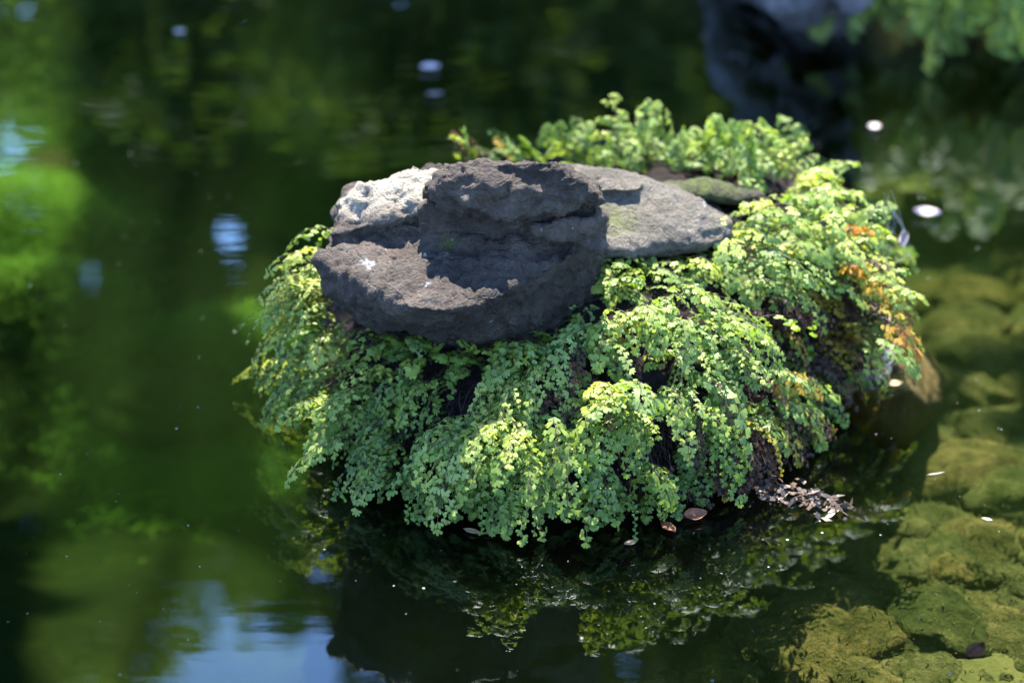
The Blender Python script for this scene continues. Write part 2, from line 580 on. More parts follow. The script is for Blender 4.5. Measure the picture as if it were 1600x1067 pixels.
NA, NS = 190, 46
aa = np.linspace(-np.pi, np.pi, NA, endpoint=False)
ss = np.concatenate([np.linspace(0.0, 0.7, 16), np.linspace(0.72, 1.10, NS - 16)])
mv, mf = [], []
for j, s in enumerate(ss):
    for a in aa:
        r = s * mound_R(a)
        x, y = MC[0] + r * math.cos(a), MC[1] + r * math.sin(a)
        z = float(mound_z(x, y))
        q = Vector((x, y, z))
        k = 0.016 * noise.fractal(q * 11, 0.8, 2, 4) + 0.010 * noise.fractal(q * 45, 0.8, 2, 3)
        mv.append((x + k * math.cos(a), y + k * math.sin(a), (z if z > 0 else max(z * 4.5, -0.7)) + k * 0.6))
for j in range(NS - 1):
    for i in range(NA):
        mf.append((j * NA + i, j * NA + (i + 1) % NA, (j + 1) * NA + (i + 1) % NA, (j + 1) * NA + i))
mound = empty('fern_mound', (MC[0], MC[1], 0))
tag(mound, 'dark peaty mound of roots rising from the pond beneath the boulder', 'mound')
link('peat_body', mesh_np('peat_body', mv, mf), M_PEAT, mound)
# hanging dead rootlets, one mass
parts = []
for _ in range(1500):
    a = random.uniform(-math.pi * 1.05, 0.35)
    s = random.uniform(0.72, 1.0)
    r = s * float(mound_R(a)) + 0.008
    x, y = MC[0] + r * math.cos(a), MC[1] + r * math.sin(a)
    z = float(mound_z(x, y)) + 0.004
    if z < 0.02: continue
    L = random.uniform(0.03, 0.11)
    p = np.array([x, y, z]); d = np.array([math.cos(a) * 0.8 + random.gauss(0, .5), math.sin(a) * 0.8 + random.gauss(0, .5), random.uniform(-0.6, 0.7)])
    pts = [p.copy()]
    for k in range(5):
        d = d + np.array([random.gauss(0, .25), random.gauss(0, .25), -0.45]); d /= np.linalg.norm(d)
        p = p + d * L / 5
        if p[2] < 0.004: break
        pts.append(p.copy())
    if len(pts) > 2: parts.append(tube_np(pts, 0.0009, 0.0004, 3))
v, f = merge(parts)
tag(link('dead_rootlets', mesh_np('dead_rootlets', v, f), M_ROOT, mound), kind='stuff')

# ------------------------------------------------------------------ the boulder
body = [V(494, 407, .312), V(511, 376, .325), V(535, 415, .310), V(563, 437, .306), V(616, 452, .303), V(647, 484, .295), V(694, 486, .296), V(741, 474, .298), V(772, 464, .300), V(804, 450, .303),
        V(827, 424, .306), V(897, 396, .311), V(943, 374, .318), V(948, 340, .325), V(540, 300, .340), V(640, 272, .350), V(720, 262, .365), V(880, 262, .365),
        V(498, 436, .283), V(507, 452, .268), V(553, 492, .232), V(591, 517, .205), V(647, 532, .185), V(694, 542, .172), V(772, 544, .168), V(850, 535, .172), V(925, 480, .200), V(948, 420, .240),
        V(560, 420, .18), V(930, 380, .18), V(600, 330, .16), V(900, 330, .16)]
shoulder = [V(524, 314, .365), V(544, 295, .377), V(600, 277, .388), V(685, 265, .392), V(690, 326, .362), V(600, 340, .350), V(532, 345, .350), V(513, 374, .332), V(560, 330, .2), V(690, 300, .2)]
knob = [V(675, 285, .422), V(690, 260, .437), V(741, 250, .452), V(835, 247, .458), V(882, 259, .447), V(926, 287, .428), V(941, 311, .405), V(675, 311, .404), V(691, 322, .392), V(741, 319, .397),
        V(788, 340, .382), V(822, 331, .388), V(866, 325, .392), V(907, 308, .405), V(938, 326, .388), V(700, 300, .33), V(930, 300, .33)]
tier = [V(690, 280, .430), V(741, 262, .446), V(800, 285, .434), V(741, 322, .398), V(700, 318, .400), V(683, 300, .415), V(780, 300, .38)]
neck = [V(659, 327, .372), V(659, 352, .342), V(672, 362, .337), V(725, 352, .342), V(760, 358, .338), V(850, 368, .334), V(930, 350, .346), V(941, 332, .364), V(700, 312, .385), V(900, 318, .385),
        V(720, 310, .3), V(930, 330, .25)]
nub = [V(661, 298, .398), V(667, 288, .408), V(682, 286, .412), V(686, 304, .40), V(664, 305, .393)]
ledge = [V(826, 356, .358), V(872, 352, .362), V(942, 330, .380), V(946, 372, .340), V(943, 400, .318), V(878, 380, .338), V(840, 374, .342), V(930, 345, .30)]
lump = [V(700, 366, .336), V(742, 366, .338), V(765, 382, .330), V(745, 402, .319), V(708, 390, .324), V(745, 380, .28)]
lump2 = [V(775, 386, .328), V(800, 374, .336), V(812, 398, .322), V(790, 416, .312), V(770, 405, .317), V(795, 390, .27)]
spl = [(V(575, 421, .308), .0115), (V(567, 410, .310), .006), (V(668, 446, .306), .005), (V(792, 436, .306), .004), (V(862, 297, .412), .008), (V(752, 283, .428), .005),
       (V(818, 278, .437), .004), (V(556, 343, .345), .005), (V(570, 340, .347), .005), (V(655, 492, .265), .004), (V(557, 316, .36), .004), (V(785, 357, .35), .003)]
mos = [(V(520, 440, .27), .012), (V(700, 383, .32), .012), (V(945, 370, .33), .02)]
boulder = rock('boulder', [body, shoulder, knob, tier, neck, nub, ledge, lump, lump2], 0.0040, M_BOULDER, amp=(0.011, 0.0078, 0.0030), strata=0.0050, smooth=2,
               splats=spl, mosses=mos, seed=1.3, sunlit_pales=[(V(640, 280, .385), .055), (V(590, 290, .38), .05), (V(560, 303, .372), .035), (V(645, 305, .37), .035)], tilt=(0.22, 0.1),  # shoulder painted paler, as lichen and as the sun falling on it
               grooves=[(V(760, 295, .415), V(900, 322, .395), .007, .010), (V(700, 318, .40), V(760, 345, .37), .008, .012), (V(850, 350, .37), V(940, 330, .385), .008, .014),
                        (V(790, 270, .437), V(840, 282, .43), .010, .007), (V(690, 385, .325), V(840, 440, .29), .016, .010)])
tag(boulder, 'dark grey knobbly boulder with a raised layered top resting on the fern mound', 'boulder')

back = [V(895, 262, .335), V(960, 262, .340), V(1040, 284, .33), V(1100, 312, .315), V(1146, 345, .29), V(1140, 380, .262), V(1060, 392, .262), V(950, 398, .27), V(900, 380, .28),
        V(1100, 372, .2), V(900, 300, .2), V(1120, 330, .18), V(960, 400, .2)]
bk2 = [V(985, 280, .335), V(1010, 286, .337), V(1000, 300, .33), V(930, 300, .33), V(930, 280, .335), V(980, 300, .28)]
back_stone = rock('flat_stone', [back, bk2], 0.0045, M_PALE, amp=(0.011, 0.004, 0.0015), smooth=6, seed=5.1,
                  mosses=[(V(955, 352, .29), .03), (V(1040, 300, .33), .012)])
tag(back_stone, 'pale sunlit flat stone lying behind the right end of the dark boulder', 'stone')

mossy = [V(1035, 280, .29), V(1110, 280, .29), V(1190, 302, .275), V(1195, 322, .255), V(1120, 316, .265), V(1040, 296, .28), V(1040, 300, .22), V(1190, 320, .2)]
ms_stone = rock('mossy_stone', [mossy], 0.005, M_BOULDER, amp=(0.008, 0.004, 0.0015), smooth=6, seed=8.7, mosses=[(V(1080, 290, .30), .09)])
tag(ms_stone, 'low olive mossy stone tucked into the ferns behind the pale flat stone', 'stone')

under = [V(852, 500, .2), V(900, 455, .222), V(950, 440, .222), V(945, 500, .19), V(890, 542, .165), V(850, 535, .17), V(900, 500, .12), V(940, 480, .1)]
under_stone = rock('wedge_stone', [under], 0.005, M_DARKSTONE, amp=(0.006, 0.003, 0.001), smooth=4, seed=2.9)
tag(under_stone, 'small bluish dark stone wedged under the right front of the boulder', 'stone')

wet = [V(1310, 600, .03), V(1330, 540, .035), V(1372, 508, .03), V(1392, 520, .018), V(1398, 560, .008), V(1385, 588, .004), V(1430, 545, -.05), V(1462, 580, -.10), V(1462, 640, -.13),
       V(1400, 690, -.14), V(1300, 660, -.08), V(1350, 480, -.1), V(1480, 600, -.3), V(1300, 640, -.3), V(1400, 720, -.3), V(1400, 480, -.3)]
wet_stone = rock('half_sunken_stone', [wet], 0.007, M_WETSTONE, amp=(0.008, 0.003, 0.001), smooth=8, seed=4.2)
wet_above_water(M_WETSTONE)
tag(wet_stone, 'big brown stone beside the mound, its wet tip breaking the water surface', 'stone')

# ------------------------------------------------------------------ maidenhair ferns
def leaf_template(lobes, notch, half, n=13, cup=0.16):
    """fan-shaped leaflet: base at the origin, x along its axis, unit length"""
    pts = [(0.0, 0.0)]
    for i in range(n):
        k = i / (n - 1) * 2 - 1
        a = k * half
        lob = abs(math.sin((k * 0.5 + 0.5) * math.pi * lobes))
        r = (1.0 - 0.10 * k * k) * (1 - notch * (1 - lob) ** 2 * (1 if 0 < i < n - 1 else 0.4))
        pts.append((r * math.cos(a), r * math.sin(a)))
    p = np.array(pts)
    z = -cup * p[:, 1] ** 2 - 0.10 * p[:, 0] ** 2 + 0.05 * np.cos(np.arange(len(p)) * 2.4) * p[:, 0]
    f = np.array([(0, i, i + 1) for i in range(1, n)])
    return np.column_stack([p, z]), f


T_SMALL = [leaf_template(3, .36, R(62), 13), leaf_template(2, .34, R(52), 9), leaf_template(4, .34, R(68), 13)]
T_BIG = [leaf_template(5, .26, R(62), 16, .2), leaf_template(4, .30, R(56), 15, .2), leaf_template(6, .24, R(70), 17, .2)]


def unit(a):
    return a / (np.linalg.norm(a, axis=-1, keepdims=True) + 1e-9)


def frond_shape(root, out, L, elev, droop, rng, size, npin=9, width=0.34, simple=False, zmin=0.012, roll=0.25, bare=0.30):
    """returns leaf frames (pos, axis, side, normal, size) and stalk polylines"""
    up = np.array([0, 0, 1.0])
    out = unit(np.array([out[0], out[1], 0.0]))
    side0 = np.cross(up, out)
    d = out * math.cos(elev) + up * math.sin(elev)
    lat = rng.normal(0, 0.12)
    n = 22
    p = np.array(root, float)
    P = [p.copy()]; T = [d.copy()]
    for i in range(n):
        d = d + np.array([0, 0, -droop / n * (0.5 + 1.2 * i / n)]) + side0 * lat / n + rng.normal(0, 0.02, 3)
        d = unit(d)
        p = p + d * L / n
        if p[2] < zmin: break
        P.append(p.copy()); T.append(d.copy())
    P = np.array(P); T = np.array(T)
    m = len(P)
    if m < 7: return None
    ca = rng.normal(0, roll)
    leaves, stalks = [], [(P, 0.0007, 0.0004)]

    def frame(t):
        s = side0 - t * (side0 @ t); s = unit(s)
        nn = np.cross(t, s)
        s2 = s * math.cos(ca) + nn * math.sin(ca)
        return s2, np.cross(t, s2)

    Le = L * m / (n + 1)

    def put(pos, ax, nn, sz):
        ax = unit(ax + np.array([0, 0, -0.35]) + rng.normal(0, 0.11, 3))
        nn = nn + rng.normal(0, 0.20, 3)
        nn = unit(nn - ax * (nn @ ax))
        leaves.append((pos + nn * rng.normal(0, .0015), ax, np.cross(nn, ax), nn, sz * rng.uniform(.75, 1.15)))

    if simple:
        st = max(1, int(bare * 0.6 * m))
        steps = np.arange(st, m - 0.01, max(0.25, size * 0.62 / (Le / m)))
        for j, q in enumerate(steps):
            i0 = min(int(q), m - 1)
            s, nn = frame(T[i0])
            sg = 1 if j % 2 else -1
            put(P[i0] + T[i0] * (q - i0) * Le / m, s * sg * 0.85 + T[i0] * 0.6, nn, size * (1 - .35 * q / m))
        put(P[-1], T[-1], frame(T[-1])[1], size * .7)
        return leaves, stalks
    for j in range(npin):
        q = bare + (1 - bare) * (j + 0.3) / npin
        i0 = min(int(q * m), m - 1)
        s, nn = frame(T[i0])
        sg = 1 if j % 2 else -1
        prog = (j + .5) / npin
        pl = width * Le * (1 - prog) ** 0.75 * rng.uniform(.8, 1.15)
        dp = unit(s * sg * math.sin(R(44)) + T[i0] * math.cos(R(44)) + rng.normal(0, .08, 3))
        k = max(1, int(round(pl / (size * 0.56))))
        pp = P[i0].copy(); line = [pp.copy()]
        for c in range(k):
            dp = unit(dp + np.array([0, 0, -0.22]))
            pp = pp + dp * pl / k
            line.append(pp.copy())
            s3 = unit(np.cross(nn, dp)) * (1 if c % 2 else -1)
            if pp[2] > zmin - .006:
                put(pp - dp * size * .25, s3 * .8 + dp * .6, nn, size * (1 - .25 * c / k) * (1 - .2 * prog))
                if c == k - 1: put(pp, dp, nn, size * .85)
        if k > 1: stalks.append((np.array(line), 0.00045, 0.0003))
    put(P[-1], T[-1], frame(T[-1])[1], size * .8)
    put(P[-2], T[-2] + frame(T[-2])[0] * .7, frame(T[-2])[1], size * .8)
    return leaves, stalks


BIG_MESH = {}


def big_leaf_mesh(k, mat):
    key = (k, mat.name)
    if key not in BIG_MESH:
        v, f = T_BIG[k]
        me = mesh_np('leaflet', v, f); attr(me, 'tint', np.full(len(v), 0.35 + .15 * k)); me.materials.append(mat)
        BIG_MESH[key] = me
    return BIG_MESH[key]


STALK_K = 3


def make_frond(thing, shape, mat, rng, tint_shift=0.0, single=False, dry=False):
    leaves, stalks = shape
    tv, tf = merge([tube_np(a, r0, r1, STALK_K) for a, r0, r1 in stalks if len(a) > 1])
    if single:      # broad fronds: each leaflet an object of its own
        fr = link('frond', mesh_np('frond', tv, tf), M_STALK, thing)
        for (pos, ax, sd, nn, sz) in leaves:
            o = bpy.data.objects.new('leaflet', big_leaf_mesh(rng.integers(0, 3), mat))
            COL.objects.link(o); o.parent = fr
            M = Matrix(((ax[0], sd[0], nn[0], 0), (ax[1], sd[1], nn[1], 0), (ax[2], sd[2], nn[2], 0), (0, 0, 0, 1)))
            M = Matrix.Translation(Vector(pos)) @ M @ Matrix.Scale(sz, 4)
            o.matrix_basis = M
        return fr
    pv, fv, tt, off = [], [], [], 0
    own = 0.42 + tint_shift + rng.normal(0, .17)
    for (pos, ax, sd, nn, sz) in leaves:
        tm, ff = T_SMALL[rng.integers(0, 3)]
        if dry:
            tm = tm.copy(); tm[:, 1] *= .55; tm[:, 2] += .5 * tm[:, 1] ** 2 * 3 - .3 * tm[:, 0] ** 2
        wv_ = pos + sz * (tm[:, :1] * ax + tm[:, 1:2] * sd + tm[:, 2:] * nn)
        pv.append(wv_); fv.append(ff + off); off += len(tm)
        tt.append(np.full(len(tm), np.clip(rng.normal(own, 0.11), 0, 1)))
    me = mesh_np('frond', np.concatenate(pv), np.concatenate(fv))
    attr(me, 'tint', np.concatenate(tt))
    fr = link('frond', me, mat, thing)
    link('stalk', mesh_np('stalk', tv, tf), M_ROOT if dry else M_STALK, fr)
    return fr


BO_X = (-.30, .145)


def fern(label, spots, n, L, elev, droop, size=.0105, npin=9, width=.34, simple=.0, dry=0.0, yellow=0.0, big=0.0, bluish=.3, lean=(0, 0), spread=(40, 30), seed=0,
         world=None, wspread=(.05, .05, .02), outdir=None, outjit=.45, roll=.25, bare=.3, tint=0.0, group='maidenhair ferns on the mound', name='maidenhair_fern', category='fern'):
    """one clump: an Empty at its foot and its fronds. spots: places seen on the mound face; world: places given in metres"""
    rng = np.random.default_rng(1000 + seed)
    roots = []
    tries = 0
    while len(roots) < n and tries < n * 30:
        tries += 1
        if world is not None:
            b = world[rng.integers(0, len(world))]
            p = Vector(b) + Vector((rng.normal(0, wspread[0]), rng.normal(0, wspread[1]), rng.normal(0, wspread[2])))
        else:
            u, v = spots[rng.integers(0, len(spots))]
            p = mound_hit(u + rng.normal(0, spread[0]), v + rng.normal(0, spread[1]))
        if p is not None and world is None and noise.noise(Vector((p.x * 13, p.y * 13, p.z * 13 + 4))) < -.02 and rng.random() < .9: continue
        if p is not None: roots.append(p)
    base = sum(roots, Vector()) / max(1, len(roots))
    thing = tag(empty(name, base), label, category, group)
    for p in roots:
        if outdir is not None:
            o = np.array([outdir[0], outdir[1]])
        else:
            o = np.array([p.x - MC[0], p.y - MC[1]])
        o = o / (np.linalg.norm(o) + 1e-9) + np.array(lean) + rng.normal(0, outjit, 2)
        isdry = rng.random() < dry
        isbig = (not isdry) and rng.random() < big
        sm = rng.random() < simple
        sz = size * rng.uniform(.72, 1.32) * (1.4 if isbig else 1.0)
        wid = width * rng.uniform(.6, 1.2)
        ll = rng.uniform(*L)
        shp = frond_shape(p, o, ll, R(rng.uniform(*elev)), rng.uniform(*droop), rng, sz, npin=(max(4, npin - 4) if isbig else npin),
                          width=wid, simple=sm, roll=roll, bare=bare)
        if shp is None: continue
        y = rng.random() < yellow
        mat = M_DRY if isdry else (M_FERNY if y else (M_FERNB if rng.random() < bluish else M_FERN))
        fr = make_frond(thing, shp, mat, rng, tint, single=isbig, dry=isdry)
        if isdry: fr['label'] = 'shrivelled brown frond'
        elif y: fr['label'] = 'yellowing frond'
        elif isbig: fr['label'] = 'frond with broad scalloped leaflets'
    return thing


HANG = dict(elev=(5, 58), droop=(1.7, 3.0), width=.30)
ARCH = dict(elev=(20, 60), droop=(1.3, 2.3), width=.27)
UPR = dict(elev=(50, 85), droop=(.4, 1.3))
# --- left end
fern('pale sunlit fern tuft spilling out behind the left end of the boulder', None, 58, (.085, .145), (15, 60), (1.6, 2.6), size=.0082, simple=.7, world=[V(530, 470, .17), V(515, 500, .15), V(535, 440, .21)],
     wspread=(.015, .03, .015), outdir=(-1, -.25), outjit=.35, seed=1, bluish=.0, tint=.45)  # high tint paints extra sunlight into the leaf colour of this tuft
fern('stringy fern fronds hanging below the pale tuft at the left end of the mound', None, 26, (.08, .14), (0, 35), (1.8, 3.0), size=.0085, simple=.75, world=[V(540, 540, .12), V(525, 580, .1), V(555, 520, .14)],
     wspread=(.02, .03, .02), outdir=(-1, -.5), outjit=.35, seed=2, tint=0.15, bluish=.15)
fern('feathery fern with tiny leaflets under the lower left edge of the boulder', [(560, 560), (590, 590), (545, 610)], 19, (0.106, 0.193), seed=3, spread=(28, 25), size=0.0079, simple=.38, lean=(-.4, 0), **HANG)
fern('fern hanging low over the water at the left foot of the mound', [(560, 680), (545, 640), (580, 710)], 15, (0.095, 0.180), seed=4, tint=-0.05, spread=(25, 25), size=0.0081, simple=.38, lean=(-.4, 0), dry=.1, **HANG)
# --- front
fern('fern with rounded leaflets under the middle of the lower left edge of the boulder', [(640, 585), (680, 600)], 12, (0.106, 0.180), simple=.22, seed=5, spread=(26, 22), size=0.0101, **HANG)
fern('dense curtain of green fern between the left foot and the long pale frond', [(640, 680), (600, 660), (660, 650)], 21, (0.106, 0.193), seed=6, spread=(32, 30), size=0.0092, simple=.38, **HANG)
fern('fern trailing to the dark waterline left of the lowest scalloped frond', [(660, 745), (690, 760), (620, 740)], 15, (0.082, 0.155), seed=7, spread=(35, 18), size=0.0086, simple=.38, **HANG)
fern('small sparse fern in the dark hollow right under the middle of the boulder', [(725, 590), (735, 640)], 5, (0.059, 0.115), simple=.22, seed=8, tint=-.15, spread=(18, 18), size=0.0092, npin=6, **HANG)
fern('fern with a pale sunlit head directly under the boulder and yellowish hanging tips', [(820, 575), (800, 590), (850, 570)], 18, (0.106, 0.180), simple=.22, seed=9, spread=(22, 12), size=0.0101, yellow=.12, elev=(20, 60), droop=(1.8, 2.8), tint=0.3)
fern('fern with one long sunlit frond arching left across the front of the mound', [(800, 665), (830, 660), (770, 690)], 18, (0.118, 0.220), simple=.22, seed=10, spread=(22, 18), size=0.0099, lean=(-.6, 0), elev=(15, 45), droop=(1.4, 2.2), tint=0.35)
fern('fern with broad scalloped leaflets hanging lowest over the dark water in front', [(800, 735), (830, 745), (770, 745)], 12, (0.106, 0.180), simple=.22, seed=11, tint=-0.12, spread=(30, 22), size=0.0092, big=.4, **HANG)
fern('fern with bluish green rounded leaflets covering the middle of the front face', [(880, 655), (920, 660), (900, 690)], 15, (0.106, 0.193), simple=.22, seed=12, tint=0.05, spread=(30, 22), size=0.0099, bluish=.8, **HANG)
fern('fern hanging beside the scalloped fern with thin narrow tips near the water', [(900, 745), (950, 740), (930, 770)], 12, (0.082, 0.155), seed=13, tint=-0.12, spread=(32, 20), size=0.0088, big=.18, simple=.38, dry=.12, **HANG)
fern('withered brown fern in the hollow at the right front corner of the boulder', [(905, 580), (890, 610), (930, 560)], 26, (0.070, 0.129), simple=.22, seed=14, spread=(22, 20), size=0.0084, dry=0.9, **HANG)
fern('fern leaning against the right side of the boulder below the pale flat stone', [(950, 500), (985, 470), (930, 530)], 23, (0.095, 0.167), simple=.22, seed=15, tint=0.15, spread=(22, 20), size=0.0092, bluish=.6, yellow=.06, **ARCH)
fern('fern with green and a few yellow fronds right of the brown withered hollow', [(1000, 620), (1040, 600), (1010, 660)], 19, (0.106, 0.193), simple=.22, seed=16, spread=(32, 28), size=0.0101, yellow=.1, dry=.06, **HANG)
fern('fern with ragged thin fronds hanging above the two rust brown floating leaves', [(1020, 740), (1050, 720), (1000, 770)], 12, (0.082, 0.167), simple=.22, seed=17, tint=-0.15, spread=(28, 24), size=0.0092, big=.2, dry=.15, **HANG)
fern('broad fan-leaved fern on the right front shoulder of the mound', [(1080, 540), (1060, 500), (1110, 580)], 30, (0.106, 0.193), simple=.22, seed=18, tint=0.2, spread=(32, 28), size=0.0106, big=.16, bluish=.5, **ARCH)
fern('fern with fresh bright broad leaflets hanging on the right front corner', [(1150, 640), (1170, 620)], 20, (0.095, 0.167), simple=.22, seed=19, spread=(22, 20), size=0.0106, big=.35, dry=.15, yellow=.1, **HANG)
fern('half withered fern with orange leaflets low on the right front corner', [(1160, 660), (1180, 690), (1130, 690)], 30, (0.070, 0.142), simple=.22, seed=20, spread=(26, 24), size=0.0092, dry=0.72, yellow=0.35, **HANG)
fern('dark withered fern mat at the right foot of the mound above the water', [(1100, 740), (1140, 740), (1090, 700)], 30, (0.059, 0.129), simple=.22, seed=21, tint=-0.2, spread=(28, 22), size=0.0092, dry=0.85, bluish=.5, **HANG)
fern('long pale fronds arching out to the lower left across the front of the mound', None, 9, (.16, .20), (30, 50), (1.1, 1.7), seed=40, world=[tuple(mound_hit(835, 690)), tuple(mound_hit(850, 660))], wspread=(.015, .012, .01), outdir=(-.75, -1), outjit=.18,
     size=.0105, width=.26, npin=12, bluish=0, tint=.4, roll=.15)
fern('pale fronds with rounded leaflets arching out right below the withered hollow', None, 9, (.13, .18), (30, 55), (1.2, 1.9), seed=41, world=[tuple(mound_hit(1010, 640)), tuple(mound_hit(970, 650))], wspread=(.02, .012, .01), outdir=(-.35, -1), outjit=.25,
     size=.0108, width=.30, npin=12, bluish=.2, tint=.35, roll=.15)
fern('pale fronds arching far out over the lower left foot of the mound', None, 9, (.13, .18), (25, 50), (1.2, 1.9), seed=42, world=[tuple(mound_hit(600, 640)), tuple(mound_hit(640, 690))], wspread=(.02, .012, .01), outdir=(-.7, -1), outjit=.25,
     size=.0100, width=.26, npin=12, bluish=.2, tint=.3, roll=.15)
fern('fern hanging over the far right shoulder of the mound beyond the cobweb', None, 30, (.08, .12), (10, 55), (1.4, 2.4), world=[tuple(Vector((MC[0] + .9 * float(mound_R(q)) * math.cos(q), MC[1] + .9 * float(mound_R(q)) * math.sin(q), .09))) for q in (.35, .6, .85, 1.1)],
     wspread=(.03, .03, .02), seed=43, size=.0105, bluish=.3, dry=.15)
# --- right
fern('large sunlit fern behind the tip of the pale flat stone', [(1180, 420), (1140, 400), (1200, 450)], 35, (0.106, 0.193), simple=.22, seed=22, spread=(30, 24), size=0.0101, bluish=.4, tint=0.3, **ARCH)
fern('brown and yellow withered fern patch in the middle of the right slope', [(1180, 500), (1220, 500), (1160, 480)], 38, (0.070, 0.142), simple=.22, seed=23, spread=(28, 26), size=0.0092, dry=0.68, yellow=.38, **HANG)
fern('green fern cushion with orange tips facing the half sunken brown stone', [(1250, 540), (1280, 560), (1230, 580)], 40, (0.082, 0.155), simple=.22, seed=24, spread=(26, 28), size=0.0097, dry=0.42, yellow=.35, **HANG)
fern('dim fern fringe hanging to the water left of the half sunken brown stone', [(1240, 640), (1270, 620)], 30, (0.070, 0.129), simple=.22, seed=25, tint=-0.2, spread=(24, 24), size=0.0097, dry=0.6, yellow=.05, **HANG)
fern('yellowish sunlit fern at the far right edge of the mound around the cobweb', None, 32, (.065, .11), (20, 65), (1.2, 2.2), world=[V(1305, 400, .2), V(1320, 430, .17), V(1295, 370, .21)],
     wspread=(.02, .05, .02), outdir=(1, -.15), outjit=.5, seed=26, size=.0115, yellow=.12, bluish=.1, tint=0.35)
fern('drooping fern with orange and brown leaflets above the wet stone tip', None, 26, (.07, .12), (0, 50), (1.4, 2.6), world=[V(1310, 470, .15), V(1320, 500, .12)],
     wspread=(.02, .03, .02), outdir=(1, -.4), outjit=.4, seed=27, size=.0105, yellow=.45, dry=.45, bluish=.1, tint=.1)
fern('tall bushy sunlit fern on the top right of the mound', None, 46, (.07, .115), seed=28, world=[V(1240, 330, .25), V(1270, 360, .24), V(1210, 350, .26), V(1260, 300, .24)], wspread=(.03, .05, .015),
     outdir=(.5, -.3), outjit=1.0, size=.0115, bluish=.2, tint=0.35, **ARCH)
fern('small leaved fern sprays rising in front of the pale flat stone', None, 58, (.07, .12), seed=35, tint=0.2, world=[V(1010, 440, .215), V(1060, 420, .22), V(1110, 405, .225), V(960, 460, .21), V(1150, 372, .24), V(1165, 350, .25)], wspread=(.02, .02, .01),
     outdir=(.1, -1), outjit=.8, size=.0098, bluish=.5, simple=.22, **ARCH)
fern('short fern fringe rising against the shadowed underside of the boulder', None, 46, (.05, .085), seed=36, world=[V(600, 545, .155), V(650, 560, .155), V(700, 570, .15), V(760, 572, .15), V(820, 568, .15), V(870, 560, .155)], wspread=(.018, .012, .008),
     outdir=(0, -1), outjit=.8, size=.0098, bluish=.4, simple=.3, elev=(40, 80), droop=(1.4, 2.4), width=.3, tint=-.05)
fern('fern sprays with tiny leaflets climbing the right end of the boulder', None, 30, (.06, .10), seed=37, world=[V(935, 470, .2), V(960, 450, .21), V(985, 430, .22), V(925, 510, .18)], wspread=(.012, .012, .008),
     outdir=(-.2, -1), outjit=.8, size=.0090, bluish=.5, simple=.35, elev=(40, 80), droop=(1.2, 2.2), width=.3, tint=.1)
# --- back
fern('upright dense fern behind the mossy stone at the back right', None, 30, (.055, .09), seed=29, tint=0.15, world=[V(1200, 300, .24), V(1170, 290, .23), V(1230, 290, .22)], wspread=(.035, .04, .015),
     outdir=(.1, .2), outjit=1.0, size=.0095, bluish=.4, **UPR)
fern('low fern behind the mossy stone and the pale flat stone', None, 52, (.05, .085), seed=30, world=[V(1060, 265, .23), V(1100, 265, .23), V(1010, 265, .23), V(1140, 280, .22)], wspread=(.03, .04, .015),
     outdir=(0, .4), outjit=1.0, size=.0098, **UPR)
fern('fern with one tall upright spray behind the pale flat stone', None, 4, (.10, .125), (70, 88), (.5, 1.0), seed=31, world=[V(965, 265, .22)], wspread=(.008, .01, .01), outdir=(.3, .2), outjit=.5, size=.0115, npin=7, width=.42, bare=.15, tint=.25, roll=.6)
fern('green fern standing behind the right top of the boulder', None, 17, (.045, .085), seed=32, world=[V(860, 265, .22), V(920, 265, .22), V(980, 265, .22), V(890, 262, .21)], wspread=(.025, .03, .01),
     outdir=(0, .3), outjit=1.0, size=.0105, **UPR)
fern('olive and yellow sprig leaning left behind the top of the boulder', None, 8, (.07, .10), (45, 75), (.3, 1.0), seed=33, world=[V(830, 270, .21)], wspread=(.012, .01, .01), outdir=(-1, .1), outjit=.35,
     size=.0105, yellow=.15, width=.26)
fern('small reddish sprig peeping out behind the left top of the boulder', None, 5, (.06, .085), (45, 75), (.5, 1.2), seed=34, world=[V(755, 275, .23)], wspread=(.01, .01, .01), outdir=(-.7, -.1), outjit=.5,
     size=.0105, yellow=.12, dry=.35, tint=.2)

# ------------------------------------------------------------------ stones on the pond bed
def bed_hit(u, v):
    z = -.3
    for _ in range(9):
        p = site(u, v, z)
        z = .5 * z + .5 * float(ground_z(p.x, p.y))
    return site(u, v, z)


def stone_mesh(seed, sub=4):
    bm = bmesh.new()
    bmesh.ops.create_icosphere(bm, subdivisions=sub, radius=1.0)
    for v in bm.verts:
        q = v.co.normalized()
        k = 1 + 0.30 * noise.noise(q * 1.4 + Vector((seed, 0, 0))) + 0.09 * noise.fractal(q * 3.5 + Vector((0, seed, 0)), .8, 2, 5)
        v.co = q * k
    me = bpy.data.meshes.new('stone'); bm.to_mesh(me); bm.free()
    me.polygons.foreach_set('use_smooth', np.ones(len(me.polygons), bool))
    me.materials.append(M_BEDSTONE)
    return me


STONES = [stone_mesh(k * 3.7) for k in range(6)]
GS_SUN = 'algae covered stones in the sunlit shallows'
GS_DIM = 'dim stones in the blurred water beyond the mound'


def bed_stone(u, v, r, label, group, flat=.55, seed=0):
    p = bed_hit(u, v)
    o = bpy.data.objects.new('submerged_stone', STONES[seed % 6]); COL.objects.link(o)
    o.location = (p.x, p.y, float(ground_z(p.x, p.y)) + r * flat * .25)
    o.scale = (r * random.uniform(.9, 1.3), r * random.uniform(.8, 1.1), r * flat)
    o.rotation_euler = (random.gauss(0, .15), random.gauss(0, .15), random.uniform(0, 6.28))
    tag(o, label, 'stone', group)
    return o


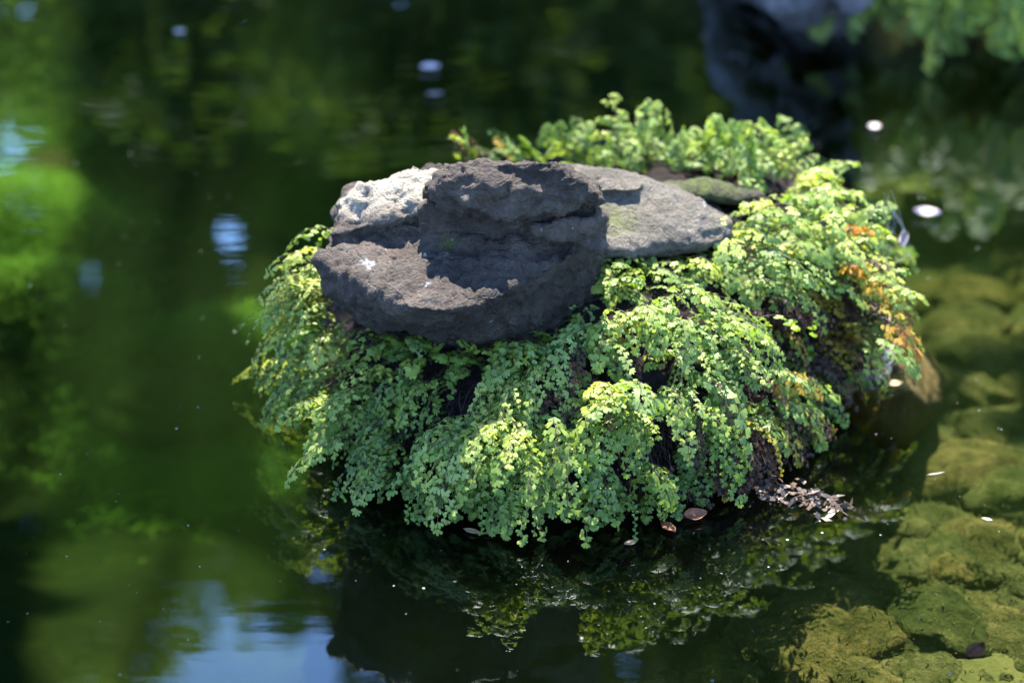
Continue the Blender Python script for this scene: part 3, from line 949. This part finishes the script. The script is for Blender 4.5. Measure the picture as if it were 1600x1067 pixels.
named = [(1345, 870, .055, 'rounded brown-green submerged stone just off the reflected tip of the ferns'),
         (1255, 1020, .085, 'ochre submerged stone at the bottom edge left of the other sunlit stones'),
         (1360, 1010, .075, 'ochre fuzzy submerged stone second from the left along the bottom edge'),
         (1465, 1000, .095, 'biggest ochre submerged stone near the bottom edge'),
         (1500, 760, .10, 'large bright green algae covered stone right of the dark mound shadow'),
         (1570, 790, .08, 'bright green algae stone at the right edge of the sunlit shallows'),
         (1400, 780, .05, 'small orange-brown stone in the water below the half sunken stone'),
         (1240, 915, .05, 'olive stone half lost in the reflection of the right ferns')]
for i, (u, v, r, lb) in enumerate(named):
    bed_stone(u, v, r, lb, None, seed=i)
i = 0
for v in list(range(700, 1160, 40)):
    for u in range(1020, 1760, 74):
        uu, vv = u + random.uniform(-34, 34), v + random.uniform(-22, 22)
        if vv < 1010 - (uu - 1000) * .75: continue
        if any(abs(uu - a) < 62 and abs(vv - b) < 42 for a, b, _, _ in named): continue
        bed_stone(uu, vv, random.uniform(.032, .062), 'fuzzy olive algae covered stone among the sunlit stones on the pond bed', GS_SUN, seed=i, flat=random.uniform(.42, .65)); i += 1
for v in list(range(300, 700, 42)):
    for u in range(1330, 1720, 96):
        uu, vv = u + random.uniform(-36, 36), v + random.uniform(-16, 16)
        if uu < 1440 and vv > 300: continue
        bed_stone(uu, vv, random.uniform(.04, .09), 'dim olive stone under the rippled water beyond the right side of the mound', GS_DIM, seed=i, flat=random.uniform(.35, .55)); i += 1
for (u, v, r, lb) in [(425, 590, .06, 'brown stone just under water beside the left end of the mound'), (250, 640, .12, 'dull brownish stone deep in the dark water on the left'),
                      (40, 60, .10, 'pale stone added for the bright reflection on the far water at the upper left corner')]:  # the last, pale stone is added in place of a bright water reflection
    o = bed_stone(u, v, r, lb, None, seed=i); i += 1
    if 'pale' in lb or 'brown stone' in lb:
        me = o.data.copy(); o.data = me; me.materials[0] = M_BROWNSTONE

# green algae: soft tufts of fine streaming strands
def algae_patch(u, v, ru, rv, n, L, h):
    c = bed_hit(u, v)
    px = abs(bed_hit(u + 50, v).x - c.x) / 50
    py = abs(bed_hit(u, v + 20).y - bed_hit(u, v - 20).y) / 40
    out = []
    for _ in range(n):
        rr = abs(random.gauss(0, .55)); a = random.uniform(0, 6.283)
        x = c.x + rr * math.cos(a) * ru * px; y = c.y + rr * math.sin(a) * rv * py
        z = float(ground_z(x, y)) + h * max(0, 1 - rr * rr) * random.uniform(.6, 1)
        out.append((x, y, z, L * random.uniform(.5, 1.2)))
    return out


def strands(name, pts, width, spread, mat, seed, lift=.5, K=3, ceil=-.015):
    pts = np.array(pts); N = len(pts)
    g = np.random.default_rng(seed)
    ang = np.array([1.2 * noise.noise(Vector((x * 2.2, y * 2.2, .3))) for x, y in pts[:, :2]]) + g.normal(0, spread, N) - .35
    dx, dy = np.cos(ang), np.sin(ang)
    av = np.zeros((N, (K + 1) * 2, 3)); ph = g.uniform(0, 6, N); lf = lift * g.uniform(.2, 1.3, N)
    for k in range(K + 1):
        q = k / K
        wob = np.sin(q * 4 + ph) * pts[:, 3] * .12
        for sgn, j in ((-1, 0), (1, 1)):
            w = width * (1 - .8 * q) * sgn
            av[:, k * 2 + j, 0] = pts[:, 0] + dx * pts[:, 3] * q - dy * (wob + w)
            av[:, k * 2 + j, 1] = pts[:, 1] + dy * pts[:, 3] * q + dx * (wob + w)
            av[:, k * 2 + j, 2] = pts[:, 2] + pts[:, 3] * lf * np.sin(q * 2.2)
    av[:, :, 2] = np.minimum(av[:, :, 2], ceil)
    base = (np.arange(N) * (K + 1) * 2)[:, None]
    quad = np.concatenate([base + np.array([[2 * k, 2 * k + 1, 2 * k + 3, 2 * k + 2]]) for k in range(K)], 0)
    me = mesh_np(name, av.reshape(-1, 3), quad)
    tt = np.clip(.5 + .5 * np.array([noise.fractal(Vector((x * 4, y * 4, 2.2)), .8, 2, 3) for x, y in pts[:, :2]]) + g.normal(0, .15, N), 0, 1)
    attr(me, 'tint', np.repeat(tt, (K + 1) * 2))
    return link(name, me, mat)


pts = []
for a in [(0, 175, 220, 120, 11000, .05, .04), (-10, 340, 150, 80, 6500, .05, .04), (470, 285, 130, 50, 6500, .05, .03), (300, 750, 210, 110, 6000, .03, .01),
          (330, 560, 190, 50, 3500, .06, .08), (60, 480, 160, 60, 2500, .06, .08)]:
    pts += algae_patch(*a)
tag(strands('green_algae', pts, .0028, .9, M_ALGAE, 5), 'soft bright green algae carpeting the pond bed left of the mound', 'algae', kind='stuff')
M_FUZZ = M_ALGAE.copy(); M_FUZZ.name = 'olive_algae'
for nd in M_FUZZ.node_tree.nodes:
    if nd.type == 'VALTORGB':
        for e, c in zip(nd.color_ramp.elements, ((.026, .032, .012), (.075, .074, .028), (.17, .145, .066))): e.color = (*c, 1)
pts = []
for o in [q for q in COL.objects if q.name.startswith('submerged_stone')]:
    M_ = Matrix.LocRotScale(o.location, o.rotation_euler, o.scale)
    vs_ = o.data.vertices
    for _ in range(170):
        p = M_ @ vs_[random.randrange(len(vs_))].co
        if p.z < o.location.z - .01: continue
        pts.append((p.x, p.y, p.z - .002, random.uniform(.005, .013)))
for _ in range(3000):
    p = bed_hit(random.uniform(1000, 1700), random.uniform(640, 1150))
    pts.append((p.x, p.y, float(ground_z(p.x, p.y)), random.uniform(.008, .020)))
tag(strands('algae_fuzz', pts, .0016, 2.0, M_FUZZ, 6, lift=.8), 'olive fuzz of short algae over the stones in the sunlit shallows', 'algae', kind='stuff')


# ------------------------------------------------------------------ trees on the far bank (seen mirrored in the water)
SUNLIT = [(15, 190, 130, 100, -.35), (-20, 350, 100, 60, -.35), (470, 290, 120, 45, -.25), (270, 760, 230, 130, -.3), (240, 740, 200, 120, -.5), (200, 860, 150, 60, -.3), (15, 240, 125, 170, -.25), (1450, 336, 34, 22, 0), (1366, 201, 26, 16, 0), (0, 130, 90, 60, -.6), (0, 250, 110, 90, -.6), (450, 290, 120, 40, -.5), (310, 560, 90, 26, -.3), (50, 50, 90, 16, -.3),
          (1330, 880, 380, 230, -.2), (1500, 760, 180, 120, -.2), (1500, 1020, 220, 100, -.2), (1510, 440, 190, 130, -.3), (1500, 300, 150, 70, -.3, .5), (1560, 480, 70, 40, -.25), (1400, 250, 70, 20, -.3), (1560, 620, 60, 50, -.25),
          (1400, 560, 110, 70, 0), (900, 640, 460, 230, .08), (1180, 400, 250, 190, .2), (1000, 272, 330, 55, .28, .5), (600, 280, 70, 35, .37), (1000, 320, 120, 70, .3), (470, 480, 90, 110, .15)]


def to_view(x, y, z):
    dz = (y - CAM.y) * math.cos(PITCH) - (z - CAM.z) * math.sin(PITCH)
    return 800 + FPX * (x - CAM.x) / dz, 533.5 - FPX * ((y - CAM.y) * math.sin(PITCH) + (z - CAM.z) * math.cos(PITCH)) / dz


def sunlit(x, y, r):
    """whether the sun that passes (x, y) at water level is left open by the crowns (arrays)"""
    x, y, r = np.atleast_1d(x), np.atleast_1d(y), np.atleast_1d(r)
    out = np.zeros(len(x), bool)
    patchy = np.sin(x * 31 + 2 * np.sin(y * 17)) * np.sin(y * 27 + 2 * np.sin(x * 13)) > .05
    for a, b, c, d, z, *part in SUNLIT:
        u, v = to_view(x + SUN.x / SUN.z * z, y + SUN.y / SUN.z * z, np.full(len(x), float(z)))
        hit = ((u - a) / c) ** 2 + ((v - b) / d) ** 2 < 1.15
        out |= (hit & patchy) if part else hit
        if z == .37:        # foliage thinned here to let broken sun onto the boulder
            out |= (np.abs(u - 760) < 300) & (np.abs(v - 370) < 180) & (r < .62)
    return out


HOLES = [(210, 305, 16), (360, 370, 34), (140, 430, 24), (50, 330, 18), (310, 212, 11), (355, 237, 11), (370, 432, 22), (392, 600, 24), (240, 372, 14), (130, 380, 16), (60, 430, 12), (285, 330, 9), (430, 445, 12),
         (195, 480, 14), (345, 800, 12), (500, 885, 18), (265, 400, 10), (110, 460, 10), (915, 1045, 14)]


def in_gap(x, y, z):
    """small openings in the crowns that let the sky through towards the pond"""
    dy, dzz = y - CAM.y, z + CAM.z
    dz = dy * math.cos(PITCH) + dzz * math.sin(PITCH)
    u = 800 + FPX * x / dz; v = 533.5 + FPX * (dzz * math.cos(PITCH) - dy * math.sin(PITCH)) / dz
    out = np.zeros(len(x), bool)
    for a, b, r in HOLES: out |= (u - a) ** 2 + ((v - b) * .8) ** 2 < (.8 * r) ** 2
    return out


def crown_np(centres, n, leaf, rng, aspect=.6):
    """leaf blades scattered in clumps: centres = [(x, y, z, rx, ry, rz)]"""
    cs = np.array(centres)
    w = cs[:, 3] * cs[:, 4] * cs[:, 5]; w /= w.sum()
    k = rng.choice(len(cs), n, p=w)
    q = rng.normal(0, 1, (n, 3)); q = unit(q) * (rng.random((n, 1)) ** .45)
    p = cs[k, :3] + q * cs[k, 3:]
    if aspect > 0:      # gaps in the crowns through which the sun reaches the pond
        ok = ~sunlit(p[:, 0] - SUN.x / SUN.z * p[:, 2], p[:, 1] - SUN.y / SUN.z * p[:, 2], rng.random(n)) & ~in_gap(p[:, 0], p[:, 1], p[:, 2])
        p = p[ok]; n = len(p)
    ax = unit(rng.normal(0, 1, (n, 3)) + np.array([0, 0, -.5]))
    sd = unit(np.cross(ax, rng.normal(0, 1, (n, 3))))
    s = leaf * rng.uniform(.6, 1.3, (n, 1))
    v = np.stack([p - ax * s, p + sd * s * aspect, p + ax * s, p - sd * s * aspect], 1).reshape(-1, 3)
    f = np.arange(4 * n).reshape(-1, 4)
    t = np.repeat(np.clip(rng.normal(.4, .25, n), 0, 1), 4)
    return v, f, t


def gz(x, y):
    return float(ground_z(x, y))


def tree(label, x, y, h, crown, n, leaf, trunk_r=.12, lean=(0, 0), limbs=7, seed=0, nm='broadleaf_tree', mat=None, group='trees beyond the far bank'):
    rng = np.random.default_rng(seed + 50)
    z0 = gz(x, y) - .1
    th = tag(empty(nm, (x, y, z0)), label, 'tree', group)
    top = np.array([x + lean[0], y + lean[1], h * .85])
    pts = [np.array([x, y, z0]) + (top - np.array([x, y, z0])) * q + np.array([.12 * math.sin(q * 5 + seed), .1 * math.cos(q * 4 + seed), 0]) * q for q in np.linspace(0, 1, 9)]
    parts = [tube_np(pts, trunk_r, trunk_r * .25, 8)]
    for i in range(limbs):
        c = crown[i % len(crown)]
        a = pts[min(8, 2 + i % 6)]
        b = np.array(c[:3]) + rng.normal(0, .2, 3)
        mid = (a + b) / 2 + np.array([0, 0, .15])
        parts.append(tube_np([a, mid, b], trunk_r * .4, .012, 5))
    v, f = merge(parts)
    link('trunk', mesh_np('trunk', v, f), M_BARK, th)
    v, f, t = crown_np(crown, n, leaf, rng)
    me = mesh_np('crown', v, f, False); attr(me, 'tint', t)
    link('crown', me, mat or M_TREE, th)
    return th


def blob(x, y, z, rx, ry, rz, k, rng):
    """an uneven crown outline: k clumps through an ellipsoid"""
    out = []
    for _ in range(k):
        q = unit(rng.normal(0, 1, 3)) * rng.random() ** .5
        s = rng.uniform(.25, .42)
        out.append((x + q[0] * rx, y + q[1] * ry, z + q[2] * rz, rx * s, ry * s, rz * s))
    return out


TREES = [('tall dense dark tree standing beyond the left end of the pond', -3.2, 8.0, 8.6, (1.1, 1.2, 2.7), 5.2, 15000),
         ('lower rounded tree beyond the far bank, second from the left', -1.3, 9.2, 6.1, (1.6, 1.2, 1.85), 4.05, 19000),
         ('slender young tree squeezed between the two left trees', -2.1, 8.7, 5.6, (.45, .5, 1.9), 3.8, 8500),
         ('middle dark leafy tree straight beyond the boulder', .35, 8.4, 7.2, (1.5, 1.3, 3.0), 3.9, 14000),
         ('tree beyond the far bank right of the middle, with a wide crown', 2.2, 9.0, 7.6, (1.9, 1.3, 3.1), 4.3, 24000),
         ('tall tree standing beyond the right end of the pond', 4.3, 8.2, 8.6, (1.7, 1.4, 3.4), 4.6, 16000)]
for i, (lb, x, y, h, rr, zc, n) in enumerate(TREES):
    rng = np.random.default_rng(300 + i)
    tree(lb, x, y, h, blob(x, y, zc, *rr, 95, rng), n, .11 if x > 1 else .085, seed=i)
TREES_NEAR = [('tree standing on the near bank far to the left', -6.5, -1.0, 8.0), ('tree standing beside the pond far to the right', 6.8, -.8, 8.5), ('tree on the left bank beyond the pond corner', -6.6, 4.8, 8.5), ('tree on the right bank beyond the pond corner', 7.0, 4.6, 8.5)]
for i, (lb, x, y, h) in enumerate(TREES_NEAR):
    rng = np.random.default_rng(330 + i)
    tree(lb, x, y, h, blob(x, y, h * .53, 2.0, 1.8, h * .45, 40, rng), 5200, .14, trunk_r=.16, seed=20 + i, group='trees round the pond')
for i, (lb, x, y, hh, n, w) in enumerate([('dark evergreen shrub on the far bank at the left', -2.2, 5.0, 1.15, 3600, 1.0), ('dark evergreen shrub on the far bank left of the middle', -.6, 5.2, 1.35, 4600, 1.0),
                                          ('low dark shrub on the far bank behind the grey rock face', .9, 5.9, 2.0, 4600, 1.1), ('dark evergreen shrub on the far bank at the right', 2.6, 5.0, 1.7, 4600, 1.1)]):
    rng = np.random.default_rng(400 + i)
    th = tag(empty('shrub', (x, y, gz(x, y))), lb, 'shrub', 'shrubs on the far bank')
    v, f, t = crown_np(blob(x, y, hh * .62, w, .55, hh * .6, 26, rng), n, .06, rng)
    me = mesh_np('foliage', v, f, False); attr(me, 'tint', t); link('foliage', me, M_TREE, th)
    sp = [tube_np([np.array([x, y, gz(x, y) - .05]), np.array([x + rng.normal(0, .15), y + rng.normal(0, .1), hh * .5]), np.array([x + rng.normal(0, .45), y + rng.normal(0, .2), hh])], .03, .006, 5) for _ in range(6)]
    v, f = merge(sp); link('stem', mesh_np('stem', v, f), M_BARK, th)

# unseen tree added on the left bank, crown shaped to dapple the pond
rng = np.random.default_rng(888)
M0 = 60000
hgt = rng.uniform(5.2, 7.6, M0); gx_, gy_ = rng.uniform(-2.3, 2.4, M0), rng.uniform(-1.6, 2.8, M0)
cv = np.column_stack([gx_ + SUN.x / SUN.z * hgt, gy_ + SUN.y / SUN.z * hgt, hgt])
cv = cv[((cv[:, 2] + 1.6) / (cv[:, 1] + 3.44) > math.tan(R(34.2))) & ~sunlit(gx_, gy_, rng.random(M0))][:15500]
n = len(cv); clump_at = [cv[i] for i in rng.integers(0, n, 12)]
ax = unit(rng.normal(0, 1, (n, 3)) * np.array([1, 1, .5])); sd = unit(np.cross(ax, rng.normal(0, 1, (n, 3)) * .5 + np.array([0, 0, 1.0])))
sz = .085 * rng.uniform(.6, 1.2, (n, 1))
qv = np.stack([cv - ax * sz, cv + sd * sz * .6, cv + ax * sz, cv - sd * sz * .6], 1).reshape(-1, 3)
th = tag(empty('broadleaf_tree', (-4.4, 4.2, gz(-4.4, 4.2))), 'unseen large tree added on the left bank to shade and dapple the pond', 'tree', 'trees round the pond')
me = mesh_np('crown', qv, np.arange(4 * n).reshape(-1, 4), False); attr(me, 'tint', np.repeat(np.clip(rng.normal(.4, .25, n), 0, 1), 4))
link('crown', me, M_TREE, th)
tk = [np.array([-4.4, 4.2, gz(-4.4, 4.2) - .1]), np.array([-4.2, 4.3, 1.6]), np.array([-3.6, 5.0, 3.4]), np.array([-2.4, 5.8, 4.9]), np.array([-.6, 6.3, 5.9]), np.array([1.4, 6.6, 6.6])]
parts = [tube_np(tk, .2, .04, 9)]
for c in clump_at:
    a = tk[2 + int(np.argmin([np.linalg.norm(c - q) for q in tk[2:]]))]
    parts.append(tube_np([a, (a + c) / 2 + np.array([0, 0, .2]), c], .035, .008, 5))
v, f = merge(parts); link('trunk', mesh_np('trunk', v, f), M_BARK, th)

# bank rocks at the upper right
def lump_pts(cx, cy, cz, rx, ry, rz, k, sd):
    g = np.random.default_rng(sd)
    return [tuple(np.array([cx, cy, cz]) + unit(g.normal(0, 1, 3)) * np.array([rx, ry, rz])) for _ in range(k)]


bank = [V(1100, -40, .02), V(1120, -100, .16), V(1170, -110, .22), V(1160, -30, .06), V(1110, -30, -.1), V(1215, -60, .2), V(1225, 5, .16), V(1270, 24, .13), V(1320, 26, .12), V(1340, 10, .2), V(1330, -70, .24), V(1215, -80, .26), V(1240, 40, -.1), V(1340, 50, -.1), V(1350, -60, .3), V(1345, 32, .0)]
bank_rock = rock('bank_rock', [bank], .012, M_FARROCK, amp=(.055, .015, .003), smooth=6, seed=6.6)
tag(bank_rock, 'blurred lilac grey rock on the far bank left of the hanging bank ferns', 'rock')
rf = rock('rock_face', [lump_pts(.85, 3.9, .1, .45, .3, .45, 16, 1), lump_pts(.60, 4.0, .35, .28, .25, .30, 12, 2), lump_pts(1.12, 4.0, .42, .3, .25, .32, 12, 3), lump_pts(.85, 4.1, .45, .3, .2, .25, 10, 4)], .02, M_FARROCK,
          amp=(.06, .03, .004), smooth=3, seed=9.9, strata=.02, tilt=(3.0, .2))
tag(rf, 'upright grey streaked rock face standing on the far bank', 'rock')

fern('big drooping fern on the upper right bank next to the grey rock', None, 48, (.24, .38), (0, 30), (1.5, 2.6), world=[tuple(sitey(1390, -150, 1.68)), tuple(sitey(1430, -160, 1.68))], wspread=(.06, .06, .05), outdir=(-.2, -1), outjit=.45,
     size=.0140, npin=20, width=.3, tint=.2, seed=60, bluish=.3, group='ferns hanging over the far bank')
fern('big drooping fern on the upper right bank reaching lowest to the water', None, 54, (.30, .42), (0, 30), (1.5, 2.6), world=[tuple(sitey(1545, -140, 1.6)), tuple(sitey(1595, -140, 1.6))], wspread=(.06, .06, .05), outdir=(0, -1), outjit=.45,
     size=.0140, npin=20, width=.3, tint=.2, seed=61, bluish=.3, group='ferns hanging over the far bank')
fern('big drooping fern on the upper right bank between its two neighbours', None, 46, (.22, .36), (0, 30), (1.5, 2.6), world=[tuple(sitey(1485, -170, 1.72))], wspread=(.08, .06, .05), outdir=(0, -1), outjit=.45,
     size=.0140, npin=20, width=.3, tint=.2, seed=62, bluish=.3, group='ferns hanging over the far bank')


# ------------------------------------------------------------------ small floating things
def curled(name, p, a, b, rz, mat, curl=.3, tilt=0.0, label=None, cat=None, group=None, pointed=True):
    n, m = 9, 5
    vs, fs = [], []
    for i in range(n):
        q = i / (n - 1)
        w = (math.sin(math.pi * q) ** (.8 if pointed else .5)) * b
        for j in range(m):
            k = j / (m - 1) * 2 - 1
            vs.append(((q - .5) * 2 * a, k * w, .10 * a * noise.noise(Vector((q * 3, k * 2, a * 90))) + curl * b * k * k + curl * a * .5 * (q - .5) ** 2 + .002))
    for i in range(n - 1):
        for j in range(m - 1):
            fs.append((i * m + j, (i + 1) * m + j, (i + 1) * m + j + 1, i * m + j + 1))
    me = mesh_np(name, vs, fs)
    o = link(name, me, mat)
    md = o.modifiers.new('s', 'SOLIDIFY'); md.thickness = .0006
    o.location = p; o.rotation_euler = (tilt, 0, rz)
    return tag(o, label, cat, group)


M_RUST = mat_plain('rust_leaf', (.16, .055, .022), .5, .5, 60, .4)
M_TANLEAF = mat_plain('tan_leaf', (.24, .17, .09), .6, .4, 60)
M_PETAL = mat_plain('petal', (.50, .42, .44), .5, .1, 60)
M_PALELEAF = mat_plain('pale_leaf', (.20, .165, .15), .6, .3, 60)


def at(u, v, z=.001):
    return tuple(site(u, v, z))


curled('dead_leaf', at(1085, 808, .004), .017, .011, .3, M_RUST, .5, .3, 'broad rust brown leaf lying on the water at the right foot of the mound', 'leaf')
curled('dead_leaf', at(1045, 826, .003), .016, .007, -1.0, M_RUST, .4, .2, 'narrow rust red leaf floating left of the broad rust leaf', 'leaf')
curled('dead_leaf', at(738, 832), .013, .005, -.5, M_TANLEAF, .3, .1, 'tan leaf floating at the front waterline left of the scalloped frond', 'leaf')
curled('dead_leaf', at(768, 834), .011, .004, .2, M_TANLEAF, .3, .1, 'short brownish leaf floating between the tan leaf and the scalloped frond', 'leaf')
curled('dead_leaf', at(985, 850), .009, .005, .4, M_TANLEAF, .3, .1, 'tiny yellowish leaf floating in front of the ragged thin fronds', 'leaf')
curled('dead_leaf', at(1388, 512, .045), .022, .012, -.3, M_RUST, .8, .3, 'curled rusty leaf lying on the wet tip of the half sunken stone', 'leaf')
curled('dead_leaf', at(1397, 602, .004), .012, .007, .1, M_TANLEAF, .4, .2, 'small pale orange leaf at the water edge of the half sunken stone', 'leaf')
curled('petal', at(672, 108, .004), .020, .013, .1, M_PETAL, .4, .1, 'white petal floating on the dark far water', 'petal')
curled('petal', at(679, 150, .003), .018, .011, .2, M_PALELEAF, .3, 0, 'dull pinkish petal floating just below the white petal', 'petal')
curled('petal', at(1366, 201, .004), .011, .009, 0, M_PETAL, .4, .1, 'small bright white petal floating beyond the top right ferns', 'petal', pointed=False)
curled('petal', at(1448, 336, .005), .023, .012, -.3, M_PETAL, .5, .2, 'pale pink and white petal floating right of the mound', 'petal')
curled('petal', at(281, 52, .004), .011, .008, 0, M_PETAL, .4, .1, 'small bluish white petal floating at the upper left', 'petal', pointed=False)
curled('dead_leaf', at(1522, 1022, -.05), .021, .011, .9, M_RUST, .5, .2, 'greyish see-through leaf floating near the lower right corner', 'leaf')
curled('dead_leaf', at(1542, 813), .008, .004, -.5, M_PALELEAF, .2, 0, 'pale fleck of leaf floating over the bright green algae', 'leaf')
curled('bark_strip', at(1462, 742), .014, .002, .3, M_PALELEAF, .2, 0, 'thin pale strip of bark floating right of the half sunken stone shadow', 'bark strip')
curled('dead_leaf', tuple(sitey(1405, 375, -.03)), .024, .011, 1.2, M_PALELEAF, .5, 1.2, 'pale dry leaf caught in the cobweb at the right edge of the ferns', 'leaf')

# cobweb round that leaf
wpts = []
c0 = sitey(1390, 300, -.03)
for k in range(13):
    a = sitey(1385 + random.uniform(-12, 14), 305 + random.uniform(-10, 60), -.03 + random.uniform(-.01, .01))
    b = sitey(1395 + random.uniform(-25, 30), 400 + random.uniform(-30, 12), -.03 + random.uniform(-.01, .01))
    wpts.append(tube_np([np.array(a), np.array((a + b) / 2) + np.array([.004, 0, 0]), np.array(b)], .0001, .0001, 3))
for (p, q) in [((1392, 330), (1408, 352)), ((1408, 352), (1421, 400)), ((1421, 400), (1395, 412))]:
    a, b = np.array(sitey(*p, -.03)), np.array(sitey(*q, -.03))
    wpts.append(tube_np([a, (a + b) / 2, b], .00016, .00016, 3))
v, f = merge(wpts)
M_WEB = mat_plain('cobweb_silk', (.7, .7, .75), .4, .05)
tag(link('cobweb', mesh_np('cobweb', v, f), M_WEB), 'fine grey cobweb stretched at the right edge of the ferns', 'cobweb')

# wet litter raft at the right front waterline
rng = np.random.default_rng(77)
parts = []
for _ in range(210):
    q = rng.random()
    u = 1180 + 150 * q + rng.normal(0, 12); vv = 754 + 42 * q + rng.normal(0, 9)
    p = np.array(site(u, vv, .001 + abs(rng.normal(0, .003))))
    ax = unit(rng.normal(0, 1, 3) * np.array([1, 1, .35])); sd = unit(np.cross(ax, np.array([0, 0, 1.0]) + rng.normal(0, .4, 3)))
    l, w = rng.uniform(.003, .011), rng.uniform(.0015, .005)
    up = np.cross(sd, ax) * .002
    parts.append((np.array([p - ax * l, p + sd * w + up, p + ax * l, p - sd * w - up]), np.array([(0, 1, 2, 3)])))
v, f = merge(parts)
M_WETLITTER = mat_plain('wet_litter', (.06, .04, .03), .42, .5, 80, .4)
tag(link('leaf_litter', mesh_np('leaf_litter', v, f), M_WETLITTER), 'glistening wet litter floating at the right front waterline', 'litter', kind='stuff')

# pollen and dust specks on the water
parts = []
for _ in range(230):
    u, vv = rng.uniform(-20, 1620), rng.uniform(60, 1066)
    p = np.array(site(u, vv, .0008))
    dx, dy = p[0] - MC[0], p[1] - MC[1]
    if math.hypot(dx, dy) < 1.03 * float(mound_R(math.atan2(dy, dx))): continue
    s = .0007 + .0016 * rng.random() ** 5 
    a = np.arange(6) / 6 * 6.283
    vv_ = np.concatenate([np.column_stack([p[0] + s * np.cos(a), p[1] + s * np.sin(a), np.full(6, p[2])]), [[p[0], p[1], p[2] + s * .6]]])
    parts.append((vv_, np.array([(i, (i + 1) % 6, 6) for i in range(6)])))
v, f = merge(parts)
M_SPECK = mat_plain('pollen', (.20, .21, .20), .6, .1)
tag(link('pollen_specks', mesh_np('pollen_specks', v, f), M_SPECK), 'tiny pale pollen specks scattered over the water', 'pollen', kind='stuff')
